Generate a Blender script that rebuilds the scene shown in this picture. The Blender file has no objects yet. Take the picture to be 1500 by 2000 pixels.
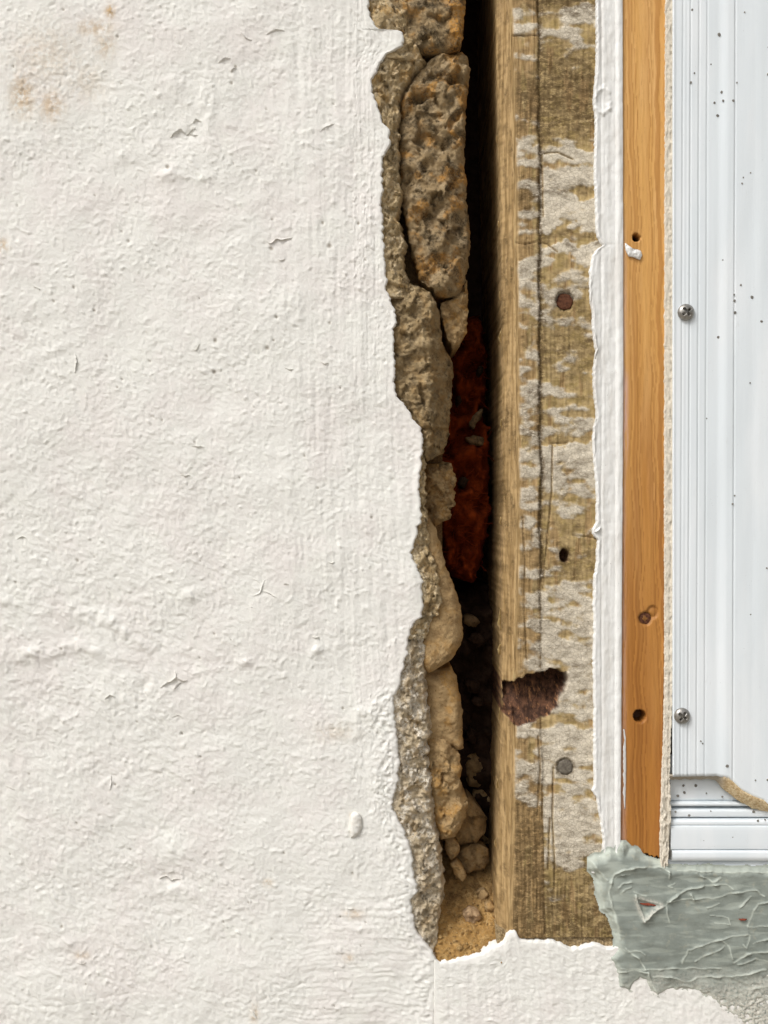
import bpy, math, random
import numpy as np

# ------------------------------------------------------------------ scale
S = 0.00025            # metres per unit ("u" across, "v" down, "d" into the wall)
Z0 = 1.0               # height of the middle of the view above the ground
D = 2060.0             # camera distance in the same units
sc = bpy.context.scene
C = sc.collection

# ------------------------------------------------------------------ camera, sky, sun, exposure
cam = bpy.data.objects.new("camera", bpy.data.cameras.new("camera"))
C.objects.link(cam)
cam.location = (0, -D * S, Z0)
cam.rotation_euler = (math.radians(90), 0, 0)
cam.data.sensor_fit = 'HORIZONTAL'
cam.data.sensor_width = 36
cam.data.lens = 36 * D / 1500.0
cam.data.clip_start = 0.01
cam.data.clip_end = 500
sc.camera = cam

SUN = np.array([-0.52, -0.52, 0.80])
SUN = SUN / np.linalg.norm(SUN)
elev = math.asin(SUN[2]); azim = math.atan2(SUN[0], SUN[1])
W = bpy.data.worlds.new("World"); sc.world = W; W.use_nodes = True
wn = W.node_tree.nodes; wl = W.node_tree.links
bg = wn["Background"]
sky = wn.new("ShaderNodeTexSky"); sky.sky_type = 'NISHITA'; sky.sun_disc = False
sky.sun_elevation = elev; sky.sun_rotation = azim
sky.air_density = 1.0; sky.dust_density = 6.0; sky.ozone_density = 1.0
hs = wn.new("ShaderNodeHueSaturation"); hs.inputs["Saturation"].default_value = 0.22
wl.new(sky.outputs[0], hs.inputs["Color"]); wl.new(hs.outputs[0], bg.inputs[0])
bg.inputs[1].default_value = 0.105
sl = bpy.data.lights.new("sun", 'SUN'); sl.energy = 1.35; sl.angle = math.radians(15); sl.color = (1.0, 0.975, 0.945)
so = bpy.data.objects.new("sun", sl); C.objects.link(so)
from mathutils import Vector
so.rotation_euler = Vector(-SUN).to_track_quat('-Z', 'Y').to_euler()
sc.view_settings.view_transform = 'Standard'; sc.view_settings.look = 'None'
sc.view_settings.gamma = 1; sc.view_settings.use_curve_mapping = False
sc.view_settings.exposure = 0.20

# ------------------------------------------------------------------ numpy noise
rng = np.random.RandomState(7)
PERM = np.concatenate([rng.permutation(256)] * 3)
ang = rng.rand(256) * 2 * np.pi
GX, GY = np.cos(ang), np.sin(ang)

def pn(x, y):
    x = np.asarray(x, float); y = np.asarray(y, float)
    x, y = np.broadcast_arrays(x, y)
    xi = np.floor(x).astype(int); yi = np.floor(y).astype(int)
    xf = x - xi; yf = y - yi
    xi &= 255; yi &= 255
    def g(ax, ay, fx, fy):
        h = PERM[PERM[(xi + ax) & 255] + ((yi + ay) & 255)]
        return GX[h] * fx + GY[h] * fy
    u = xf ** 3 * (xf * (xf * 6 - 15) + 10); v = yf ** 3 * (yf * (yf * 6 - 15) + 10)
    a = g(0, 0, xf, yf); b = g(1, 0, xf - 1, yf); c = g(0, 1, xf, yf - 1); d = g(1, 1, xf - 1, yf - 1)
    return ((a + u * (b - a)) * (1 - v) + (c + u * (d - c)) * v) * 1.5

def fbm(x, y, o=4, seed=0, r=0.5):
    t = 0; a = 1; x = np.asarray(x, float) + seed * 17.31; y = np.asarray(y, float) - seed * 9.17
    ca, sa = math.cos(seed * 1.3 + 0.5), math.sin(seed * 1.3 + 0.5); x, y = x * ca - y * sa, x * sa + y * ca
    for k in range(o):
        t = t + a * pn(x + k * 5.7, y + k * 3.1)
        a *= r
        x, y = (x * 0.8 - y * 0.6) * 2.03, (x * 0.6 + y * 0.8) * 2.03
    return t

def ridged(x, y, o=4, seed=0):
    t = 0; a = 1; x = np.asarray(x, float) + seed * 13.7; y = np.asarray(y, float) + seed * 7.7
    x, y = x * 0.88 + y * 0.47, -x * 0.47 + y * 0.88
    for k in range(o):
        t = t + a * (1 - 2 * np.abs(pn(x + k * 4.3, y - k * 2.9)))
        a *= 0.5; x, y = (x * 0.8 - y * 0.6) * 2.1, (x * 0.6 + y * 0.8) * 2.1
    return t

def ss(a, b, x):
    t = np.clip((np.asarray(x, float) - a) / (b - a), 0, 1)
    return t * t * (3 - 2 * t)

def curve(pts):
    p = sorted(pts); vs = [q[0] for q in p]; us = [q[1] for q in p]
    return lambda v: np.interp(v, vs, us)

def segdist(u, v, pts, closed=False):
    """unsigned distance to a polyline and parameter along it"""
    best = np.full(np.shape(u), 1e9)
    n = len(pts); rngk = range(n if closed else n - 1)
    for k in rngk:
        (ax, ay), (bx, by) = pts[k], pts[(k + 1) % n]
        dx, dy = bx - ax, by - ay
        t = np.clip(((u - ax) * dx + (v - ay) * dy) / (dx * dx + dy * dy + 1e-9), 0, 1)
        best = np.minimum(best, np.hypot(u - ax - t * dx, v - ay - t * dy))
    return best

def sdf(u, v, poly):
    """signed distance, positive inside"""
    d = segdist(u, v, poly, True)
    ins = np.zeros(np.shape(u), bool); n = len(poly)
    for k in range(n):
        (ax, ay), (bx, by) = poly[k], poly[(k + 1) % n]
        if ay == by: continue
        c = ((ay > v) != (by > v)) & (u < (bx - ax) * (v - ay) / (by - ay) + ax)
        ins ^= c
    return np.where(ins, d, -d)

def z3(*pts):          # reads a trace made on an enlarged corner of the wall
    return [(960 + x / 2.7778, 1280 + y / 2.7778) for x, y in pts]

def facets(u, v, size, tilt, off, seed):
    """broken, plane-faced relief: tilted flakes with small steps between them"""
    r = np.random.RandomState(seed * 7 + 1)
    lo_u, hi_u, lo_v, hi_v = u.min() - size, u.max() + size, v.min() - size, v.max() + size
    nu, nv = int((hi_u - lo_u) / size) + 1, int((hi_v - lo_v) / size) + 1
    wu = u + 0.22 * size * fbm(u / size * 1.6, v / size * 1.6, 3, seed); wv = v + 0.22 * size * fbm(u / size * 1.6, v / size * 1.6, 3, seed + 1)
    ci = np.floor((wu - lo_u) / size).astype(int); cj = np.floor((wv - lo_v) / size).astype(int)
    jx, jy = r.rand(nu + 3, nv + 3), r.rand(nu + 3, nv + 3); gx, gy = r.uniform(-tilt, tilt, jx.shape), r.uniform(-tilt, tilt, jx.shape); of = r.uniform(-off, off, jx.shape)
    best = np.full(u.shape, 1e9); res = np.zeros(u.shape)
    for a in (-1, 0, 1):
        for b in (-1, 0, 1):
            x, y = np.clip(ci + a, 0, nu + 2), np.clip(cj + b, 0, nv + 2)
            px, py = lo_u + (x + jx[x, y]) * size, lo_v + (y + jy[x, y]) * size
            d = np.hypot(wu - px, wv - py); h = gx[x, y] * (wu - px) + gy[x, y] * (wv - py) + of[x, y]
            res = np.where(d < best, h, res); best = np.minimum(best, d)
    return res

# ------------------------------------------------------------------ object helpers
WORLD = {}             # world location of every parent

def world(u, v, d):
    return np.stack([(np.asarray(u) - 750) * S, np.asarray(d) * S, (1000 - np.asarray(v)) * S + Z0], -1)

def deep(u, v, d):     # a point seen at (u, v) that lies d behind the wall face
    k = 1 + np.asarray(d) / D
    return 750 + (np.asarray(u) - 750) * k, 1000 + (np.asarray(v) - 1000) * k

def link(name, me, mat, parent, loc, kind=None, label=None):
    o = bpy.data.objects.new(name, me); C.objects.link(o)
    if mat is not None and not me.materials: me.materials.append(mat)
    pw = np.zeros(3)
    if parent is not None:
        o.parent = parent; pw = WORLD[parent.name]
    o.location = tuple(loc - pw); WORLD[o.name] = np.array(loc)
    if kind: o['kind'] = kind
    if label: o['label'] = label
    return o

def mesh(name, co, faces, mat, parent=None, attrs=None, smooth=True, kind=None, label=None):
    co = np.asarray(co, float).reshape(-1, 3)
    lo, hi = co.min(0), co.max(0)
    org = np.array([(lo[0] + hi[0]) / 2, (lo[1] + hi[1]) / 2, lo[2]])
    me = bpy.data.meshes.new(name)
    if isinstance(faces, np.ndarray):
        n = len(faces); k = faces.shape[1]
        me.vertices.add(len(co)); me.vertices.foreach_set("co", (co - org).ravel())
        me.loops.add(n * k); me.loops.foreach_set("vertex_index", faces.ravel().astype(np.int32))
        me.polygons.add(n); me.polygons.foreach_set("loop_start", (np.arange(n) * k).astype(np.int32))
        me.update(calc_edges=True)
    else:
        me.from_pydata([tuple(c) for c in (co - org)], [], faces)
    if smooth: me.polygons.foreach_set("use_smooth", np.ones(len(me.polygons), bool))
    for k, a in (attrs or {}).items():
        at = me.attributes.new(k, 'FLOAT', 'POINT')
        at.data.foreach_set("value", np.asarray(a, np.float32).ravel())
    me.update()
    return link(name, me, mat, parent, org, kind, label)

def gridfaces(n, m, keep=None, off=0):
    i = np.arange(n * m).reshape(n, m)
    f = np.stack([i[:-1, :-1], i[1:, :-1], i[1:, 1:], i[:-1, 1:]], -1).reshape(-1, 4)
    if keep is not None: f = f[keep.ravel()]
    return f + off

def slab(name, U, V, Dp, mat, parent, thick=20, attrs=None, keep=None, kind=None, label=None, taper=0):
    """a relief surface (rows x columns) with its edge carried back by `thick`, and a back"""
    n, m = U.shape
    bi = np.concatenate([np.arange(m), np.arange(1, n) * m + m - 1, (n - 1) * m + np.arange(m - 2, -1, -1), np.arange(n - 2, 0, -1) * m])
    u, v, d = U.ravel(), V.ravel(), Dp.ravel()
    f = gridfaces(n, m, keep)
    if keep is None:
        cu, cv = u[bi].mean(), v[bi].mean()
        bu, bv, bd = u[bi], v[bi], np.full(len(bi), float(np.max(d)) + thick)
        k = np.arange(len(bi)); k2 = np.roll(k, -1); o = n * m
        f = np.concatenate([f, np.stack([bi[k], bi[k2], o + k2, o + k], -1)])
        u = np.concatenate([u, bu]); v = np.concatenate([v, bv]); d = np.concatenate([d, bd])
        attrs = {a: np.concatenate([x.ravel(), x.ravel()[bi]]) for a, x in (attrs or {}).items()}
    return mesh(name, world(u, v, d), f, mat, parent, attrs, True, kind, label)

def rock(name, outline, spine, d0, dome, back, mat, parent, amp=(4, 1.6), seed=0, facet=None, step=2.4, jit=2.0,
         pw=3.0, attrfn=None, kind=None, label=None, fsize=24):
    """a closed stone: traced outline, domed and faceted rough front, sides carried back to a closed rear"""
    k = 1 + d0 / D
    out = np.array(outline, float); n_ = len(out)
    lo, hi = out[:, 1].min(), out[:, 1].max()
    n = max(8, int((hi - lo) / step)); v = np.linspace(lo + 0.4, hi - 0.4, n)
    L = np.full(n, 1e9); Rr = np.full(n, -1e9)
    for q in range(n_):
        (ax, ay), (bx, by) = out[q], out[(q + 1) % n_]
        if abs(ay - by) < 1e-6: continue
        t = (v - ay) / (by - ay); ok = (t >= -1e-9) & (t <= 1 + 1e-9); x = ax + (bx - ax) * t
        L = np.where(ok, np.minimum(L, x), L); Rr = np.where(ok, np.maximum(Rr, x), Rr)
    wd = np.maximum(Rr - L, 1.0); jj = np.minimum(jit, wd * 0.12)
    L = L + jj * 1.4 * fbm(v / 15, v * 0 + seed, 4, seed); Rr = Rr + jj * 1.4 * fbm(v / 15, v * 0 + seed + 4.4, 4, seed)
    m_ = max(8, int(wd.max() / step)); U = L[:, None] + (Rr - L)[:, None] * np.linspace(0, 1, m_)[None]; V = np.tile(v[:, None], (1, m_))
    V = V + np.linspace(0, 1, n)[:, None] ** 6 * 0 + jit * fbm(U / 15, V * 0 + seed, 3, seed) * (ss(0.06, 0, (V - lo) / (hi - lo)) + ss(0.94, 1, (V - lo) / (hi - lo)))
    e = np.maximum(sdf(U, V, outline), 0); rad = min(float(e.max()), 26.0); q_ = np.clip(1 - e / rad, 0, 1)
    dp = d0 + dome * q_ ** pw + amp[0] * fbm(U / 38, V / 46, 2, seed, 0.4) - amp[1] * (0.5 * ridged(U / 15, V / 13, 4, seed + 3) - 0.8 * fbm(U / 9, V / 9, 4, seed + 4, 0.65)) + (0.5 * amp[1] + 0.5) * fbm(U / 5.5, V / 5.5, 3, seed + 5, 0.7)
    if fsize: dp = dp + facets(U, V, fsize * 1.35, 0.42, 3.0, seed) + facets(U, V, fsize * 0.5, 0.22, 0.6, seed + 2)
    if facet is not None: dp = dp + facet(U + 4 * fbm(U / 16, V / 16, 3, seed + 7), V)
    a = {x: np.broadcast_to(y, U.shape) for x, y in (attrfn(U, V, dp) if attrfn else {}).items()}
    bi = np.concatenate([np.arange(m_), np.arange(1, n) * m_ + m_ - 1, (n - 1) * m_ + np.arange(m_ - 2, -1, -1), np.arange(n - 2, 0, -1) * m_])
    u, v_, d = U.ravel(), V.ravel(), dp.ravel(); f = [gridfaces(n, m_)]
    bu, bv, bd = u[bi], v_[bi], d[bi]; cu = np.interp(bv, v, (L + Rr) / 2); cv = (lo + hi) / 2
    A = {x: [y.ravel()] for x, y in a.items()}; Us, Vs, Ds = [u], [v_], [d]; prev = bi; off = n * m_
    kk = np.arange(len(bi)); k2 = np.roll(kk, -1)
    for q in (0.03, 0.10, 0.28, 0.6, 1.0):
        sh = 0.02 + 0.12 * q
        Us.append(bu + (cu - bu) * sh + 1.2 * fbm(bv / 9, bu / 9 + q * 9, 3, seed + 8)); Vs.append(bv + (cv - bv) * sh * 0.3); Ds.append(bd + (back - bd) * q)
        cur = off + kk; f.append(np.stack([prev[kk], prev[k2], cur[k2], cur[kk]], -1)); prev = cur; off += len(bi)
        for x in A: A[x].append(a[x].ravel()[bi])
    Us.append([Us[-1].mean()]); Vs.append([Vs[-1].mean()]); Ds.append([back])
    for x in A: A[x].append(a[x].ravel()[bi[:1]])
    h = kk[::2]; f.append(np.stack([prev[h], prev[(h + 1) % len(bi)], prev[(h + 2) % len(bi)], np.full(len(h), off)], -1))
    u, v_, d = np.concatenate(Us), np.concatenate(Vs), np.concatenate(Ds)
    co = world(750 + (u - 750) * k, 1000 + (v_ - 1000) * k, d)
    return mesh(name, co, np.concatenate(f), mat, parent, {x: np.concatenate(y) for x, y in A.items()}, True, kind, label)

def thing(name, label, cat, u, v, d=0, group=None):
    o = bpy.data.objects.new(name, None); C.objects.link(o)
    loc = world(u, v, d); o.location = tuple(loc); WORLD[o.name] = loc
    o.empty_display_size = 0.01
    o['label'] = label; o['category'] = cat
    if group: o['group'] = group
    return o

def tag(o, label, cat, group=None):
    o['label'] = label; o['category'] = cat
    if group: o['group'] = group
    return o

# ------------------------------------------------------------------ materials
def lin(h):
    h = h.lstrip('#'); r = []
    for k in (0, 2, 4):
        c = int(h[k:k + 2], 16) / 255
        r.append(c / 12.92 if c <= 0.04045 else ((c + 0.055) / 1.055) ** 2.4)
    return (*r, 1)

class Mat:
    def __init__(s, name, rough=0.8, spec=0.3):
        s.m = bpy.data.materials.new(name); s.m.use_nodes = True
        s.t = s.m.node_tree; s.b = s.t.nodes["Principled BSDF"]
        s.b.inputs["Roughness"].default_value = rough
        s.b.inputs["Specular IOR Level"].default_value = spec
        g = s.t.nodes.new("ShaderNodeNewGeometry"); v = s.t.nodes.new("ShaderNodeVectorMath"); v.operation = 'MULTIPLY_ADD'
        s.t.links.new(g.outputs["Position"], v.inputs[0])
        v.inputs[1].default_value = (1 / S, 1 / S, -1 / S); v.inputs[2].default_value = (750, 0, 1000 + Z0 / S)
        s.p = v.outputs[0]; s.nrm = None
    def put(s, sock, val):
        if hasattr(val, 'is_output'): s.t.links.new(val, sock)
        elif isinstance(val, str): sock.default_value = lin(val)
        else: sock.default_value = val
    def scaled(s, sx, sy, sz, off=(0, 0, 0)):
        v = s.t.nodes.new("ShaderNodeVectorMath"); v.operation = 'MULTIPLY_ADD'
        s.t.links.new(s.p, v.inputs[0]); v.inputs[1].default_value = (1 / sx, 1 / sy, 1 / sz); v.inputs[2].default_value = off
        return v.outputs[0]
    def noise(s, size, detail=4, rough=0.55, off=(0, 0, 0), dist=0):
        if not isinstance(size, tuple): size = (size, size, size)
        n = s.t.nodes.new("ShaderNodeTexNoise"); n.inputs["Scale"].default_value = 1
        n.inputs["Detail"].default_value = detail; n.inputs["Roughness"].default_value = rough
        n.inputs["Distortion"].default_value = dist
        s.t.links.new(s.scaled(*size, off), n.inputs["Vector"])
        return n.outputs["Fac"]
    def crack(s, size, off=(0, 0, 0)):
        if not isinstance(size, tuple): size = (size, size, size)
        n = s.t.nodes.new("ShaderNodeTexVoronoi"); n.feature = 'DISTANCE_TO_EDGE'; n.inputs["Scale"].default_value = 1
        s.t.links.new(s.scaled(*size, off), n.inputs["Vector"])
        return n.outputs["Distance"]
    def cells(s, size, off=(0, 0, 0)):
        if not isinstance(size, tuple): size = (size, size, size)
        n = s.t.nodes.new("ShaderNodeTexVoronoi"); n.inputs["Scale"].default_value = 1
        s.t.links.new(s.scaled(*size, off), n.inputs["Vector"])
        return n.outputs["Distance"]
    def rng(s, x, a, b, c=0.0, d=1.0, smooth=True):
        n = s.t.nodes.new("ShaderNodeMapRange"); n.interpolation_type = 'SMOOTHSTEP' if smooth else 'LINEAR'
        s.put(n.inputs[0], x)
        for k, q in enumerate((a, b, c, d)): n.inputs[k + 1].default_value = q
        return n.outputs[0]
    def math(s, op, a, b=0.0):
        n = s.t.nodes.new("ShaderNodeMath"); n.operation = op
        s.put(n.inputs[0], a); s.put(n.inputs[1], b); return n.outputs[0]
    def mix(s, f, a, b, mode='MIX'):
        n = s.t.nodes.new("ShaderNodeMix"); n.data_type = 'RGBA'; n.blend_type = mode
        s.put(n.inputs[0], f); s.put(n.inputs[6], a); s.put(n.inputs[7], b); return n.outputs[2]
    def attr(s, name):
        n = s.t.nodes.new("ShaderNodeAttribute"); n.attribute_name = name; return n.outputs["Fac"]
    def color(s, c): s.put(s.b.inputs["Base Color"], c)
    def rough(s, r): s.put(s.b.inputs["Roughness"], r)
    def bump(s, h, px, strength=1.0):
        n = s.t.nodes.new("ShaderNodeBump"); n.inputs["Distance"].default_value = px * S; n.inputs["Strength"].default_value = strength
        s.put(n.inputs["Height"], h)
        if s.nrm is not None: s.t.links.new(s.nrm, n.inputs["Normal"])
        s.nrm = n.outputs[0]; s.t.links.new(s.nrm, s.b.inputs["Normal"])

def stone_mat(name, base, ochre, dark, light, bumpy=2.2, pit=0.8):
    m = Mat(name, 0.95, 0.15)
    a, b, c = m.attr('a'), m.attr('b'), m.attr('c')
    col = m.mix(m.noise(7, 4, 0.7), base, m.mix(0.5, base, light))
    col = m.mix(m.math('MULTIPLY', a, m.rng(m.noise(5, 4, 0.7, (3, 1, 2)), 0.25, 0.6)), col, ochre)
    col = m.mix(m.math('MULTIPLY', b, m.rng(m.noise(4, 4, 0.75, (9, 4, 1)), 0.3, 0.6)), col, dark)
    col = m.mix(m.math('MULTIPLY', c, m.rng(m.noise(4.5, 3, 0.7, (5, 8, 3)), 0.38, 0.55)), col, light)
    col = m.mix(m.rng(m.noise(4.2, 3, 0.8, (1, 9, 7)), 0.57, 0.66, 0, pit), col, dark)
    m.color(col)
    m.bump(m.noise(4, 5, 0.7), bumpy); m.bump(m.noise(11, 4, 0.65, (4, 4, 4)), bumpy * 1.3)
    return m.m

# white masonry paint on render
m = Mat('painted_render', 0.72, 0.25)
c = m.mix(m.rng(m.noise(150, 4, 0.6), 0.42, 0.66), '#eae9e3', '#e8e4df')
c = m.mix(m.rng(m.noise(60, 4, 0.6, (3, 3, 8)), 0.5, 0.72, 0, 0.55), c, '#ecece4')
c = m.mix(m.rng(m.noise(9, 4, 0.7, (8, 1, 5)), 0.6, 0.78, 0, 0.4), c, '#cfc3b2')
st = m.math('MULTIPLY', m.attr('a'), m.rng(m.noise(14, 5, 0.7, (2, 7, 2)), 0.32, 0.6))
c = m.mix(st, c, '#c3a883')
pit = m.math('MULTIPLY', m.attr('b'), 1.0)
c = m.mix(pit, c, '#7d705c')
m.color(c)
m.bump(m.noise(3.4, 4, 0.7), 0.75); m.bump(m.noise(17, 3, 0.5, (6, 2, 9)), 0.6)
M_PLASTER = m.m

M_MORTAR = stone_mat('lime_mortar', '#b59b6d', '#bf9656', '#54452e', '#e0d2b6', 2.6, 0.65)
M_MORTAR2 = stone_mat('pale_lime_mortar', '#c2ad88', '#bd9860', '#54452f', '#eee5d4', 2.8, 0.7)
M_STONE = stone_mat('brown_fieldstone', '#8c7653', '#c08b42', '#443c2f', '#c2ad8c', 2.6, 0.75)
M_SLATE = stone_mat('layered_stone', '#907a57', '#a07d4a', '#4d4233', '#bfab88', 1.8, 0.6)
M_TAN = stone_mat('tan_sandstone', '#a2855c', '#b0874c', '#6d5538', '#c4ac84', 1.8)
M_DUSTY = stone_mat('dusty_brown_stone', '#987c55', '#a5814c', '#5d4b35', '#b9a27c', 2.0, 0.5)
M_PALE = stone_mat('pale_lime_lump', '#a88a66', '#a8824f', '#6f5840', '#cdb496', 2.0)
M_CORE = stone_mat('rubble_core', '#7a6245', '#8d693b', '#3c3226', '#a08a69', 2.5)
M_SAND = stone_mat('loose_sand', '#a08256', '#b08a52', '#6a5234', '#cfae78', 3.0)

# old softwood board with crackled paint
m = Mat('weathered_board', 0.85, 0.2)
pa, di, ro, ba = m.attr('a'), m.attr('b'), m.attr('c'), m.attr('d')
wood = m.mix(m.rng(m.noise((3.2, 60, 90), 4, 0.65), 0.35, 0.65), '#977c52', '#c2a476')
wood = m.mix(m.rng(m.noise((1.8, 20, 30), 3, 0.7, (3, 0, 0)), 0.58, 0.72, 0, 0.6), wood, '#6d5233')
old = m.mix(m.noise((9, 9, 7), 5, 0.75), '#ab9264', '#cfb788')
old = m.mix(m.rng(m.noise((26, 26, 15), 5, 0.7, (5, 5, 1)), 0.45, 0.62, 0, 0.6), old, '#9d8850')
col = m.mix(ba, old, wood)
pcol = m.mix(m.noise((14, 14, 9), 5, 0.7, (1, 2, 3)), '#d6cab3', '#efe6d4')
ck = m.crack((8.5, 8.5, 6.5))
pcol = m.mix(m.rng(ck, 0.015, 0.07, 0.28, 0.0), pcol, '#85734f')
col = m.mix(pa, col, pcol)
dm = m.math('MULTIPLY', di, m.rng(m.noise((12, 12, 6), 5, 0.8, (7, 3, 3)), 0.30, 0.56))
col = m.mix(m.math('MULTIPLY', dm, 0.9), col, '#57452b')
col = m.mix(m.rng(m.noise((3, 3, 2.4), 4, 0.8, (2, 2, 6)), 0.6, 0.72, 0, 0.4), col, '#5e4c33')
rotc = m.mix(m.rng(m.noise((11, 60, 16), 5, 0.75, (4, 9, 0)), 0.4, 0.62), '#3d2a20', '#6b4b38')
rotc = m.mix(m.rng(m.noise((6, 40, 16), 4, 0.7, (1, 1, 9)), 0.55, 0.68, 0, 0.8), rotc, '#a5764f')
col = m.mix(ro, col, rotc)
m.color(col)
m.bump(m.noise((2.6, 60, 34), 4, 0.7), 1.0); m.bump(m.noise((6, 40, 4), 5, 0.75, (8, 8, 8)), 0.5)
m.bump(m.math('MULTIPLY', m.rng(ck, 0.0, 0.09), pa), 0.5)
M_BOARD = m.m

# gloss white paint / caulk
m = Mat('thick_white_paint', 0.42, 0.45)
c = m.mix(m.rng(m.noise((30, 30, 160), 4, 0.6), 0.45, 0.7), '#e6e6e3', '#d9d7d2')
c = m.mix(m.rng(m.noise((5, 5, 40), 4, 0.7, (4, 0, 4)), 0.6, 0.76, 0, 0.5), c, '#c3bdb4')
c = m.mix(m.rng(m.noise((2.8, 2.8, 3.5), 2, 0.6, (4, 7, 4)), 0.72, 0.76, 0, 0.8), c, '#6e675c')
m.color(c); m.bump(m.noise((4, 4, 30), 3, 0.6), 0.7); m.bump(m.noise(7, 3, 0.6), 0.5)
M_WHITE = m.m

# varnished pine
m = Mat('varnished_pine', 0.5, 0.35)
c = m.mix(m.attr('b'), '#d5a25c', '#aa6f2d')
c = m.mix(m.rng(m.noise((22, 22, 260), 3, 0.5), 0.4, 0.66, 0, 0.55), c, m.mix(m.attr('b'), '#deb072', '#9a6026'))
c = m.mix(m.math('MULTIPLY', m.attr('a'), 0.72), c, m.mix(m.attr('b'), '#b37d3d', '#7d4917'))
c = m.mix(m.rng(m.noise((1.5, 1.5, 22), 3, 0.7, (2, 0, 1)), 0.56, 0.7, 0, 0.35), c, '#96612a')
c = m.mix(m.rng(m.noise((2.4, 2.4, 4), 2, 0.7, (2, 5, 1)), 0.7, 0.75, 0, 0.6), c, '#6d4317')
c = m.mix(m.math('MULTIPLY', m.attr('d'), m.rng(m.noise((3, 3, 40), 4, 0.6, (0, 6, 1)), 0.3, 0.6)), c, '#cda694')
c = m.mix(m.attr('c'), c, '#2a160c')
m.color(c); m.bump(m.noise((1.6, 1.6, 30), 3, 0.6), 0.45)
M_PINE = m.m

# ragged cream edge
m = Mat('dirty_cream_caulk', 0.85, 0.2)
c = m.mix(m.noise((4, 4, 9), 4, 0.7), '#e3dccd', '#cdc2af')
c = m.mix(m.attr('a'), c, '#5f4f3b')
c = m.mix(m.rng(m.noise(3, 3, 0.7, (4, 4, 0)), 0.62, 0.72, 0, 0.5), c, '#8c7a60')
m.color(c); m.bump(m.noise((2.5, 2.5, 3), 4, 0.7), 0.9)
M_CREAM = m.m

# white vinyl
m = Mat('white_vinyl', 0.38, 0.4)
c = m.mix(m.rng(m.noise((60, 60, 300), 3, 0.5), 0.4, 0.7), '#dfe6ea', '#e7ecef')
c = m.mix(m.rng(m.noise((10, 10, 30), 5, 0.7, (2, 2, 2)), 0.6, 0.8, 0, 0.25), c, '#c3c5c3')
c = m.mix(m.rng(m.noise(3, 2, 0.6, (6, 1, 2)), 0.74, 0.78, 0, 0.5), c, '#8b8b88')
c = m.mix(m.attr('a'), c, '#8f9598')
m.color(c); m.bump(m.noise((8, 8, 120), 3, 0.5), 0.25)
M_VINYL = m.m

m = Mat('cut_vinyl_edge', 0.9, 0.15)
c = m.mix(m.rng(m.noise(5, 4, 0.7), 0.35, 0.65), '#e6d3ad', '#bfa277')
c = m.mix(m.attr('a'), '#a89f90', c)
c = m.mix(m.rng(m.noise(3, 3, 0.7, (6, 6, 0)), 0.58, 0.7, 0, 0.7), c, '#6d5535')
m.color(c); m.bump(m.noise(4, 4, 0.7), 1.6)
M_CUT = m.m

# grey-green sealant
m = Mat('grey_sealant', 0.6, 0.3)
c = m.mix(m.rng(m.noise(45, 4, 0.6), 0.35, 0.7), '#848b84', '#939a92')
c = m.mix(m.attr('a'), c, '#bcc3b8')
c = m.mix(m.rng(m.noise(16, 5, 0.7, (3, 8, 3)), 0.56, 0.74, 0, 0.5), c, '#aca996')
c = m.mix(m.rng(m.noise(3.5, 3, 0.7, (1, 8, 3)), 0.66, 0.74, 0, 0.6), c, '#6b6d62')
c = m.mix(m.math('MULTIPLY', m.attr('b'), m.rng(m.noise(5, 4, 0.7, (7, 2, 9)), 0.34, 0.54)), c, '#cdc9bd')
m.color(c); m.bump(m.noise(7, 4, 0.6), 0.6); m.bump(m.noise(3, 3, 0.6, (5, 1, 1)), 0.4)
M_SEAL = m.m

def plain(name, a, b, size=6, rough=0.7, spec=0.3, bump=0.8, metal=0):
    m = Mat(name, rough, spec)
    m.color(m.mix(m.rng(m.noise(size, 4, 0.7), 0.35, 0.65), a, b)); m.bump(m.noise(size * 0.7, 4, 0.7), bump)
    m.b.inputs["Metallic"].default_value = metal
    return m.m
M_RUST = plain('rusty_nail', '#4a2d20', '#6b4531', 5, 0.85, 0.2, 1.2)
M_GREYNAIL = plain('grey_nail', '#5d564c', '#7b7468', 5, 0.7, 0.3, 1.0)
M_STEEL = plain('screw_steel', '#8d8a84', '#a9a6a0', 8, 0.35, 0.5, 0.5, 0.75)
M_DARKSTEEL = plain('screw_recess', '#37322c', '#4d463d', 5, 0.8, 0.2, 0.6)
M_SPECK = plain('fly_dirt', '#66635d', '#8f8b84', 4, 0.8, 0.2, 0.3)
M_FIBRE = plain('rust_fibre', '#5c2008', '#8a3a14', 34, 0.95, 0.1, 0.8)
M_RED = plain('rust_fleck', '#6d2f22', '#8d4a36', 5, 0.8, 0.2, 0.8)
M_BACK = plain('shaded_cavity_masonry', '#2e2219', '#46352a', 30, 0.95, 0.1, 3)  # near-black shade of the gap put into the masonry colour
M_GROUND = plain('pale_bounce_ground', '#8f887c', '#a39b8e', 900, 0.9, 0.2, 2)

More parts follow.
